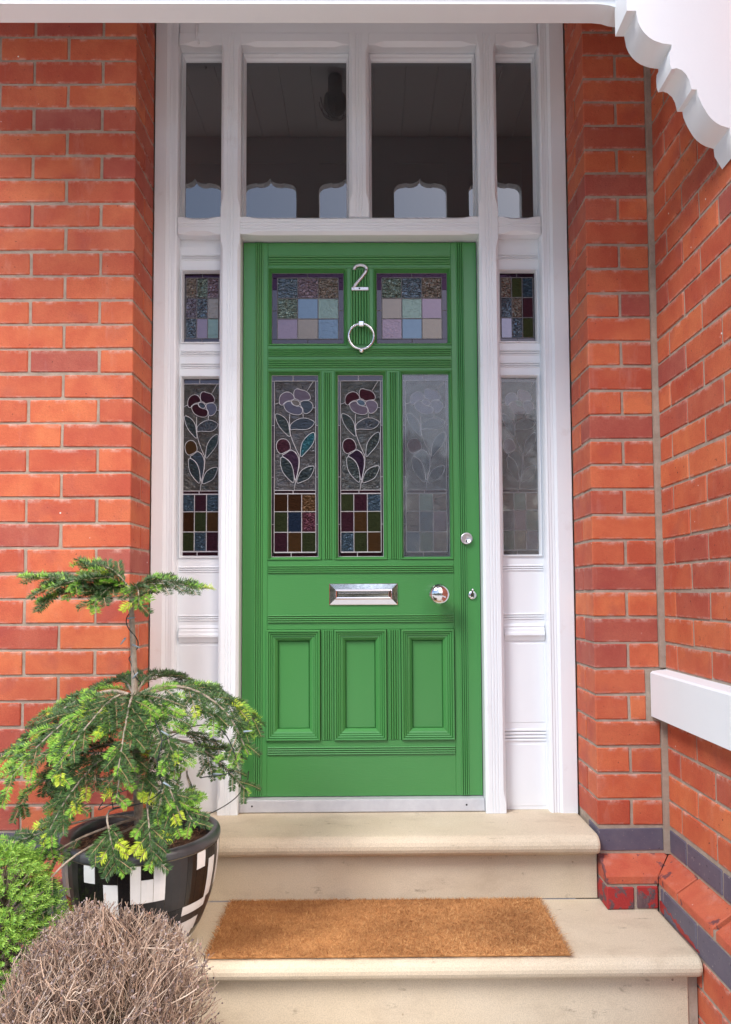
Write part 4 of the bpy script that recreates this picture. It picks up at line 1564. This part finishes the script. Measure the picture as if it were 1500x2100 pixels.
def needles(nd_v, nd_f, nd_m, pts, ln, start, fresh_from, upv, fresh_mat, dens=1.0, wid=.00115):
    """two combs of needles plus a few standing up, along a polyline"""
    L = [0.0]
    for a, b in zip(pts, pts[1:]):
        L.append(L[-1] + (b - a).length)
    tot = L[-1]
    if tot < 1e-4:
        return
    d = start * tot
    step = .00128 / dens
    i = 0
    while d < tot:
        while i < len(pts) - 2 and L[i + 1] < d:
            i += 1
        t = (d - L[i]) / max(1e-6, L[i + 1] - L[i])
        p = pts[i].lerp(pts[i + 1], t)
        al = (pts[i + 1] - pts[i]).normalized()
        sd = al.cross(upv)
        if sd.length < .1:
            sd = al.cross(Vector((1, .3, 0)))
        sd.normalize()
        un = sd.cross(al).normalized()
        end = 1 - .35 * max(0, (d / tot - .8) / .2)
        for sg in (-1, 1):
            if random.random() < .06:
                continue
            lift = random.uniform(-.15, .55)
            if random.random() < .22:
                lift = random.uniform(.6, 1.6)
            dr = (al * random.uniform(.45, .75) + sd * sg * random.uniform(.8, 1.0) + un * lift).normalized()
            l_ = ln * random.uniform(.75, 1.1) * end
            wv = dr.cross(un + sd * random.uniform(-.4, .4)).normalized() * wid
            o = len(nd_v)
            mid = p + dr * l_ * .5 + un * l_ * .02
            tip = p + dr * l_ - un * l_ * .06 * random.random()
            nd_v += [tuple(p), tuple(mid + wv), tuple(tip), tuple(mid - wv)]
            nd_f.append((o, o + 1, o + 2, o + 3))
            nd_m.append(fresh_mat if d / tot > fresh_from else 0)
        d += step * random.uniform(.7, 1.3)


def shoot(wood_, nv, nf, nm, base, direction, length, droop, ln, lime, upv, depth=0, dens=1.0):
    n = 7
    pts = []
    p = Vector(base)
    dr = Vector(direction).normalized()
    for k in range(n):
        pts.append(p.copy())
        p = p + dr * (length / (n - 1))
        dr = (dr + Vector((random.uniform(-.06, .06), random.uniform(-.06, .06), -droop * .62 / n))).normalized()
    wood_.tube(pts, [.0013 - .0006 * k / n for k in range(n)], 4, 1)
    r_ = random.random()
    fm, ff_ = 0, 2.0
    if r_ < lime * .30:
        fm, ff_ = 2, max(.3, 1 - random.uniform(.022, .040) / length)
    elif r_ < lime * .30 + .30:
        fm, ff_ = 1, random.uniform(.25, .6)
    needles(nv, nf, nm, pts, ln, .03, ff_, upv, fm, dens)
    if depth > 0 and length > .07:
        for s_ in range(random.choice((1, 2, 2, 3))):
            k = random.choice((2, 3, 4))
            al = (pts[k + 1] - pts[k]).normalized()
            sd = al.cross(upv).normalized() * random.choice((-1, 1))
            shoot(wood_, nv, nf, nm, pts[k], al * .75 + sd * .75 + upv * -.1, length * random.uniform(.35, .6), droop * .5, ln * .95, lime, upv, 0, dens)


def branch(ctrl, r0, bare=.25, shoots=9, slen=(.05, .13), lime=.25, ln=.0200, droop=.7, depth=1, upv=(0, -.35, .94), fresh=0, dens=1.0):
    pts = bez(ctrl, 18)
    w = MB()
    n = len(pts)
    w.tube(pts, [r0 * (1 - .75 * k / n) for k in range(n)], 6)
    nv, nf, nm = [], [], []
    up_ = Vector(upv).normalized()
    tail = pts[int(n * max(bare, .15)):]
    needles(nv, nf, nm, tail, ln, .05, .72 if fresh else .9, up_, 1 if fresh else random.choice((1, 1, 2)), dens)
    shoots = int(shoots * 1.22)
    slen = (slen[0], slen[1] * 1.08)
    for s_ in range(shoots):
        t = bare + (1 - bare) * (s_ + random.uniform(.1, .9)) / shoots
        k = min(n - 2, int(t * (n - 1)))
        al = (pts[k + 1] - pts[k]).normalized()
        sd = al.cross(up_).normalized() * (1 if s_ % 2 else -1)
        l_ = random.uniform(*slen) * (1.15 - .6 * t)
        shoot(w, nv, nf, nm, pts[k], al * random.uniform(.55, .9) + sd * random.uniform(.6, .95) + Vector((0, -.1, -.05)), l_, droop, ln, lime + fresh * .1, up_, depth, dens)
    bo = part("branch", w, [MAT['bark'], MAT['twig']], fir)
    mb = MB()
    mb.v, mb.f, mb.mi, mb.sm = nv, nf, nm, [False] * len(nf)
    put("needles", mb.mesh("needles", [MAT['needle'], MAT['fresh'], MAT['lime']], tuple(WLOC[bo])), bo, WLOC[bo], None, 'stuff')


tx, ty = -.686, -.29
# crown at the top of the bare trunk
branch([(tx, ty, 1.245), (-.78, -.30, 1.275), (-.88, -.31, 1.285), (-1.00, -.32, 1.290)], .0045, .06, 9, (.08, .12), 0, .0220, .25, 1, (0, -.3, .95), 1, 1.3)
branch([(tx, ty, 1.25), (-.75, -.33, 1.29), (-.83, -.36, 1.275), (-.93, -.38, 1.245)], .004, .06, 8, (.07, .11), .0, .0220, .35, 1, (0, -.3, .95), 1, 1.3)
branch([(tx, ty, 1.25), (-.74, -.28, 1.305), (-.79, -.27, 1.325), (-.845, -.27, 1.335)], .004, .05, 7, (.06, .09), .0, .0220, .3, 1, (0, -.3, .95), 1, 1.2)
branch([(tx, ty, 1.25), (-.66, -.33, 1.262), (-.64, -.37, 1.235), (-.635, -.39, 1.20)], .0035, .05, 6, (.05, .08), .2, .0220, .5, 1, (0, -.5, .85), 1, 1.3)
branch([(tx, ty, 1.25), (-.72, -.34, 1.262), (-.74, -.39, 1.235), (-.755, -.42, 1.20)], .0035, .05, 6, (.05, .08), .1, .0220, .5, 1, (0, -.5, .85), 1, 1.3)
branch([(tx, ty, 1.24), (-.77, -.32, 1.262), (-.85, -.35, 1.245), (-.92, -.37, 1.215)], .0038, .1, 8, (.06, .10), .0, .0220, .5, 1, (0, -.4, .9), 1, 1.3)
branch([(tx, ty, 1.258), (-.62, -.30, 1.275), (-.55, -.31, 1.268), (-.475, -.32, 1.252)], .004, .12, 8, (.06, .11), .05, .0220, .45, 1, (0, -.3, .95), 1, 1.0)
# main skirt, whorl below the bare trunk
W1 = (-.673, -.29, .945)
branch([W1, (-.74, -.30, .962), (-.83, -.32, .935), (-.93, -.34, .86), (-1.02, -.36, .775)], .0062, .34, 12, (.09, .15), .18, .0200, .7, 1, (0, -.4, .9), 1)
branch([W1, (-.60, -.31, .975), (-.51, -.33, .972), (-.43, -.35, .935), (-.375, -.37, .88), (-.33, -.39, .80)], .0062, .34, 12, (.08, .14), .18, .0200, .7, 1, (0, -.4, .9))
branch([W1, (-.70, -.37, .955), (-.74, -.45, .90), (-.80, -.52, .80)], .0052, .18, 11, (.08, .13), .30, .0200, .6, 1, (0, -.6, .8), 1)
branch([W1, (-.655, -.38, .95), (-.645, -.46, .885), (-.64, -.53, .78)], .0052, .16, 11, (.08, .13), .30, .0200, .6, 1, (0, -.65, .75))
branch([W1, (-.62, -.36, .955), (-.56, -.43, .90), (-.50, -.49, .80)], .0052, .16, 11, (.08, .13), .25, .0200, .6, 1, (0, -.6, .8))
branch([W1, (-.57, -.24, .965), (-.48, -.20, .955), (-.40, -.17, .90), (-.33, -.16, .83)], .005, .2, 10, (.08, .12), .12, .0200, .6, 1, (0, -.2, .95))
branch([W1, (-.66, -.22, .99), (-.62, -.16, 1.0), (-.55, -.12, .97)], .0045, .1, 9, (.06, .11), .0, .0200, .5, 1, (0, -.2, .95))
branch([W1, (-.73, -.22, .985), (-.80, -.16, .97), (-.86, -.12, .93)], .0045, .1, 8, (.06, .11), .0, .0200, .5, 1, (0, -.2, .95))
branch([W1, (-.78, -.36, .925), (-.87, -.43, .85), (-.95, -.47, .745)], .005, .2, 11, (.08, .14), .22, .0200, .65, 1, (0, -.5, .85), 1)
# second whorl
W2 = (-.668, -.288, .80)
branch([W2, (-.76, -.31, .81), (-.86, -.33, .765), (-.97, -.35, .67)], .0052, .15, 11, (.09, .14), .2, .0200, .7, 1, (0, -.45, .88), 1)
branch([W2, (-.57, -.30, .825), (-.48, -.31, .80), (-.40, -.33, .745), (-.335, -.34, .68)], .0052, .42, 9, (.06, .11), .22, .0155, .6, 1, (0, -.45, .88))
branch([W2, (-.60, -.38, .80), (-.54, -.44, .74), (-.49, -.47, .65)], .0048, .22, 10, (.07, .12), .35, .0200, .6, 1, (0, -.6, .8))
branch([W2, (-.66, -.38, .81), (-.66, -.44, .77), (-.66, -.48, .70)], .0046, .2, 8, (.06, .10), .35, .0200, .4, 1, (0, -.6, .8))
branch([W2, (-.73, -.38, .79), (-.79, -.46, .71), (-.84, -.50, .60)], .0048, .22, 10, (.07, .12), .35, .0200, .6, 1, (0, -.6, .8))
branch([W2, (-.58, -.22, .83), (-.48, -.19, .80), (-.38, -.18, .73)], .0045, .35, 8, (.06, .10), .2, .0155, .6, 1, (0, -.3, .95))
branch([(-.667, -.288, .76), (-.79, -.33, .755), (-.83, -.37, .70), (-.855, -.40, .62)], .0045, .5, 7, (.06, .09), .3, .0200, .6, 1, (0, -.5, .85))
# low boughs: one bare bough reaching left over the rim, one hanging in front of the pot
W3 = (-.658, -.286, .60)
branch([W3, (-.70, -.36, .605), (-.78, -.42, .585), (-.86, -.47, .545), (-.93, -.50, .50)], .0046, .55, 9, (.07, .12), .15, .0200, .6, 1, (0, -.5, .85))
branch([W3, (-.74, -.34, .62), (-.84, -.40, .61), (-.94, -.44, .585), (-1.05, -.48, .56)], .0042, .5, 9, (.07, .11), .25, .0200, .6, 1, (0, -.45, .88))
branch([(-.66, -.29, .64), (-.69, -.44, .665), (-.665, -.51, .63), (-.645, -.53, .585), (-.635, -.535, .545)], .0038, .45, 8, (.05, .09), .55, .0200, .5, 1, (0, -.8, .6))
branch([(-.66, -.29, .66), (-.60, -.42, .69), (-.57, -.49, .64), (-.56, -.505, .585), (-.548, -.505, .55)], .0038, .35, 8, (.05, .09), .6, .0200, .5, 1, (0, -.8, .6))
branch([(-.66, -.29, .58), (-.74, -.46, .575), (-.80, -.53, .53), (-.83, -.56, .46), (-.85, -.57, .41)], .0038, .5, 8, (.05, .1), .1, .0200, .5, 1, (0, -.7, .7))
branch([(-.66, -.29, .70), (-.56, -.40, .715), (-.50, -.44, .68), (-.455, -.46, .63)], .0038, .4, 8, (.05, .09), .3, .0155, .5, 1, (0, -.6, .8))

# ------------------------------------------------------------------ fairy lights wound on the tree
random.seed(9)
fl_ = thing("fairy_light_string", "dark cable of unlit fairy lights wound around the bare fir trunk", "fairy lights", (-.68, -.30, 1.0))
cab = MB()
pts = []
for k in range(60):
    t = k / 59
    z_ = 1.20 - .27 * t
    x_ = -.6855 + .013 * t
    a = t * 2 * math.pi * 2.4 + 1.0
    r_ = .013 + .006 * math.sin(t * 17)
    pts.append((x_ + r_ * math.cos(a), -.29 + r_ * math.sin(a), z_ + .006 * math.sin(t * 23)))
cab.tube(pts, .0016, 5)
cab.tube(bez([pts[-1], (-.62, -.33, .93), (-.56, -.47, .90), (-.535, -.505, .86), (-.545, -.51, .80), (-.535, -.50, .74), (-.58, -.48, .70), (-.68, -.44, .67)], 60), .0015, 5)
cab.tube(bez([(-.535, -.505, .86), (-.47, -.40, .88), (-.40, -.41, .87), (-.36, -.42, .80), (-.37, -.42, .76), (-.45, -.44, .75)], 50), .0015, 5)
cab.tube(bez([(-.68, -.44, .67), (-.82, -.10, .72), (-.86, -.07, .66), (-.82, -.07, .61), (-.75, -.06, .625), (-.68, -.08, .63)], 50), .0017, 5)
cab.tube(bez([(-.82, -.07, .61), (-.855, -.06, .56), (-.80, -.09, .585), (-.72, -.12, .60), (-.60, -.13, .575), (-.53, -.20, .552)], 50), .0017, 5)
cab.tube(bez([(-.53, -.20, .572), (-.47, -.16, .58), (-.415, -.10, .605), (-.385, -.08, .65), (-.372, -.12, .69)], 40), .0016, 5)
part("cable", cab, MAT['cable'], fl_)
for p, d in (((-.674, -.312, 1.095), (.9, -.2, -.35)), ((-.672, -.312, 1.00), (.7, -.2, .8)), ((-.695, -.31, 1.115), (-.5, -.3, -.8)), ((-.515, -.51, .875), (-.8, -.1, .5)),
             ((-.34, -.41, .865), (1, 0, .1)), ((-.53, -.505, .755), (.9, -.1, -.5)), ((-.69, -.31, 1.17), (.9, -.2, .1)), ((-.42, -.42, .755), (1, 0, 0))):
    d = Vector(d).normalized()
    b_ = MB().tube([Vector(p), Vector(p) + d * .012, Vector(p) + d * .024], [.0028, .0026, .0012], 6)
    part("bulb", b_, MAT['bulb'], fl_)

# solar box on the soil
sol = thing("solar_panel", "small black solar panel box lying on the soil inside the tiled pot", "solar panel", (-.565, -.185, .54))
bx = MB()
rot = Matrix.Rotation(R(38), 4, 'X') @ Matrix.Rotation(R(-6), 4, 'Y')


def put_rot(mb):
    mb.v = [tuple(rot @ Vector(v) + Vector((-.560, -.178, .572))) for v in mb.v]
    return mb


part("case", put_rot(MB().box(-.046, .046, -.030, .030, -.008, .0, .003)), MAT['plastic'], sol)
part("cell", put_rot(MB().box(-.041, .041, -.025, .025, .0, .0015)), MAT['solar'], sol)
gr = MB()
for k in range(7):
    gr.box(-.036 + k * .012 - .0008, -.036 + k * .012 + .0008, -.022, .022, .0016, .0022)
part("grille", put_rot(gr), MAT['plastic'], sol)
part("battery_box", MB().box(-.612, -.512, -.205, -.165, .535, .556, .004), MAT['plastic'], sol)
part("spike", MB().tube([(-.502, -.215, .53), (-.502, -.215, .566)], .004, 8), MAT['cable'], sol)

# plastic bottle behind the pot
bt = thing("plastic_bottle", "clear empty plastic bottle standing behind the tiled pot on the upper step", "bottle", (-.622, .08, .457))
part("body", MB().lathe([(.030, .0), (.034, .004), (.034, .11), (.030, .135), (.018, .165), (.013, .178), (.013, .192)], (-.622, .08, .4575), 'z', 24, 0, True, False), MAT['bottle'], bt)
part("cap", MB().lathe([(.014, .190), (.014, .206), (.0003, .207)], (-.622, .08, .4575), 'z', 20), MAT['pot_white'], bt)

# ------------------------------------------------------------------ dry bush
random.seed(31)
DC = Vector((-.575, -.80, .03))
dry = thing("dry_bush", "clipped rounded bush of dead pinkish brown stems in front of the pot", "bush", tuple(DC))
RXY, ZC, RZ = .235, .30, .262
sv = MB()
bv_, bf_ = [], []
main = MB()
for k in range(14):
    a = 2 * math.pi * k / 14 + random.uniform(-.2, .2)
    r_ = random.uniform(.3, .75)
    e = Vector((DC.x + math.cos(a) * RXY * r_, DC.y + math.sin(a) * RXY * r_, ZC + .05))
    main.tube(bez([DC + Vector((random.uniform(-.02, .02), random.uniform(-.02, .02), -.02)), DC.lerp(e, .4) + Vector((0, 0, .04)), e], 8), [.008 - .0005 * i for i in range(9)], 5)
part("woody_stems", main, MAT['bark'], dry)
sv_v, sv_f = [], []


def thin(pts, r0):
    o = len(sv_v)
    n = len(pts)
    for i, p in enumerate(pts):
        t = (pts[min(i + 1, n - 1)] - pts[max(0, i - 1)]).normalized()
        a = t.cross(Vector((.3, 1, .1))).normalized()
        b = a.cross(t)
        r_ = r0 * (1 - .55 * i / n)
        for k in range(3):
            an = 2 * math.pi * k / 3
            sv_v.append(tuple(p + a * (math.cos(an) * r_) + b * (math.sin(an) * r_)))
    for i in range(n - 1):
        for k in range(3):
            sv_f.append((o + i * 3 + k, o + i * 3 + (k + 1) % 3, o + i * 3 + 3 + (k + 1) % 3, o + i * 3 + 3 + k))


def bud(p, s_):
    o = len(bv_)
    d = Vector((random.gauss(0, 1), random.gauss(0, 1), random.gauss(0, 1))).normalized()
    e = d.orthogonal().normalized()
    f_ = d.cross(e)
    bv_.extend([tuple(p + d * s_ * 1.5), tuple(p + e * s_), tuple(p + f_ * s_), tuple(p - e * s_), tuple(p - f_ * s_), tuple(p - d * s_ * 1.2)])
    for a, b in ((1, 2), (2, 3), (3, 4), (4, 1)):
        bf_.append((o, o + a, o + b))
        bf_.append((o + 5, o + b, o + a))


tufts = []
for i in range(210):
    cz_ = random.uniform(-.6, 1.0)
    tufts.append((random.uniform(0, 2 * math.pi), cz_, Vector((random.gauss(.10, .24), random.gauss(0, .24), random.gauss(.05, .18))), random.uniform(.95, 1.04)))
for i in range(8200):
    tf = tufts[i % 210]
    # direction over the dome, denser to the front and the top
    cz = max(-.65, min(1.0, tf[1] + random.gauss(0, .09)))
    th_ = tf[0] + random.gauss(0, .10) / max(.25, math.sqrt(max(0, 1 - cz * cz)))
    sr = math.sqrt(max(0, 1 - cz * cz))
    rad = tf[3] * (random.uniform(.90, 1.01) if random.random() < .75 else random.uniform(.6, .90))
    bump_ = 1 + .05 * math.sin(3 * th_ + 1) + .04 * math.sin(5 * th_ + 3 * cz)
    tip = Vector((DC.x + RXY * sr * math.cos(th_) * rad * bump_, DC.y + RXY * sr * math.sin(th_) * rad * bump_, ZC + RZ * cz * rad))
    l_ = random.uniform(.04, .12)
    # stems fan out of the middle but turn upwards
    dr = (tip - Vector((DC.x, DC.y, ZC - .22))).normalized() + tf[2] + Vector((random.gauss(.02, .32), random.gauss(0, .32), .10 + random.gauss(0, .26)))
    dr.normalize()
    base = tip - dr * l_
    mid = base.lerp(tip, .5) + Vector((random.gauss(0, .006), random.gauss(0, .006), random.gauss(0, .004)))
    m2 = base.lerp(tip, .8) + Vector((random.gauss(0, .004), random.gauss(0, .004), random.gauss(0, .003)))
    thin([base, mid, m2, tip], random.choice((.0006, .0008, .0009, .0012, .0017)))
    if random.random() < .5:
        sdr = (dr + Vector((random.gauss(0, .6), random.gauss(0, .6), random.gauss(0, .3)))).normalized()
        thin([m2, m2 + sdr * random.uniform(.012, .035)], .0007)
    if random.random() < .45:
        bud(tip, random.uniform(.0014, .0034))
    if random.random() < .5 and cz < .55:
        bud(base.lerp(tip, random.random()), random.uniform(.0012, .0030))
        bud(base.lerp(tip, random.random()), random.uniform(.0012, .0026))
sv.v, sv.f, sv.mi, sv.sm = sv_v, sv_f, [0] * len(sv_f), [False] * len(sv_f)
part("dead_stems", sv, MAT['stem'], dry, None, 'stuff')
bb_ = MB()
bb_.v, bb_.f, bb_.mi, bb_.sm = bv_, bf_, [0] * len(bf_), [False] * len(bf_)
part("flower_heads", bb_, MAT['bud'], dry, None, 'stuff')

# ------------------------------------------------------------------ dwarf conifer at the left edge
random.seed(41)
CC = Vector((-.905, -.56, .055))
con = thing("dwarf_conifer", "bright green dwarf conifer bush at the left between pot and dry bush", "shrub", tuple(CC))
tr = MB().tube([CC, CC + Vector((0, 0, .2)), CC + Vector((.01, 0, .42))], [.016, .012, .005], 7)
nv, nf = [], []
tw = MB()
for i in range(3000):
    z_ = random.uniform(.06, .55)
    prof_r = .165 * math.sqrt(max(.02, 1 - ((z_ - .14) / .40) ** 2 if z_ > .14 else 1.0))
    a = random.uniform(0, 2 * math.pi)
    r_ = prof_r * (random.uniform(.72, 1.04) if random.random() < .85 else random.uniform(.3, .7)) * (1 + .10 * math.sin(4 * a + z_ * 18))
    p = CC + Vector((math.cos(a) * r_, math.sin(a) * r_, z_))
    dr = (Vector((math.cos(a), math.sin(a), .55)) + Vector((random.gauss(0, .25), random.gauss(0, .25), random.gauss(0, .25)))).normalized()
    l_ = random.uniform(.016, .030)
    e = dr.orthogonal().normalized()
    f_ = dr.cross(e)
    for k in range(16):
        t = k / 15
        an = k * 2.4
        o_ = p + dr * l_ * t
        d2 = (dr * (.55 + .5 * t) + (e * math.cos(an) + f_ * math.sin(an)) * 1.0).normalized()
        nl = random.uniform(.008, .012)
        wv = d2.cross(dr).normalized() * .0011
        b0 = len(nv)
        nv += [tuple(o_ - wv * .6), tuple(o_ + d2 * nl * .5 + wv), tuple(o_ + d2 * nl), tuple(o_ + d2 * nl * .5 - wv)]
        nf.append((b0, b0 + 1, b0 + 2, b0 + 3))
    if i % 6 == 0:
        tr.tube([CC + Vector((0, 0, max(.02, z_ - .08))), p], [.003, .001], 4)
part("trunk", tr, MAT['bark'], con)
cm = MB()
cm.v, cm.f, cm.mi, cm.sm = nv, nf, [0] * len(nf), [False] * len(nf)
part("needles", cm, MAT['spruce'], con, None, 'stuff')

# ------------------------------------------------------------------ street side, seen only in the reflections
random.seed(51)
tl = MB()
vs, fs = [], []
for t in range(22):
    cx_, cy_ = -21 + t * 2.0 + random.uniform(-.6, .6), -16.5 + random.uniform(-1.8, 1.8)
    hh = random.choice((2.9, 3.5, 4.2, 5.0, 5.7, 6.6)) + random.uniform(-.4, .4)
    for i in range(560):
        th_, ph = random.uniform(0, 2 * math.pi), random.uniform(-1, 1)
        rr = random.uniform(.5, 1.05) ** .5
        p = Vector((cx_ + 1.9 * rr * math.cos(th_) * math.sqrt(1 - ph * ph), cy_ + 1.6 * rr * math.sin(th_) * math.sqrt(1 - ph * ph), hh * .50 + hh * .50 * ph * rr))
        s_ = random.uniform(.13, .30)
        a = Vector((random.gauss(0, 1), random.gauss(0, 1), random.gauss(0, 1))).normalized()
        b = a.orthogonal().normalized()
        o = len(vs)
        vs += [tuple(p - a * s_), tuple(p + b * s_ * .6), tuple(p + a * s_), tuple(p - b * s_ * .6)]
        fs.append((o, o + 1, o + 2, o + 3))
tl.add(vs, fs)
hg = MB()
vs2, fs2 = [], []
for i in range(2600):
    p = Vector((random.uniform(-9, 9), -7.2 + random.uniform(-.35, .35), random.uniform(.05, 1.25)))
    s_ = random.uniform(.05, .12)
    a = Vector((random.gauss(0, 1), random.gauss(0, 1), random.gauss(0, 1))).normalized()
    b = a.orthogonal().normalized()
    o = len(vs2)
    vs2 += [tuple(p - a * s_), tuple(p + b * s_ * .7), tuple(p + a * s_), tuple(p - b * s_ * .7)]
    fs2.append((o, o + 1, o + 2, o + 3))
hg.add(vs2, fs2)
structure("added_hedge", hg, MAT['tree_far'], (0, -7.2, 0), 'stuff')  # unseen, added to darken what the chrome and glass reflect
rd = MB().add([(-60, -13.5, .004), (60, -13.5, .004), (60, -8.6, .004), (-60, -8.6, .004)], [(0, 1, 2, 3)])
structure("added_road", rd, simple("asphalt", (0.04, 0.04, 0.042), (0.06, 0.06, 0.06), 8, 0.9))  # unseen dark strip, added to darken the reflections
structure("treeline", tl, MAT['tree_far'], (0, -15, 0), 'stuff')
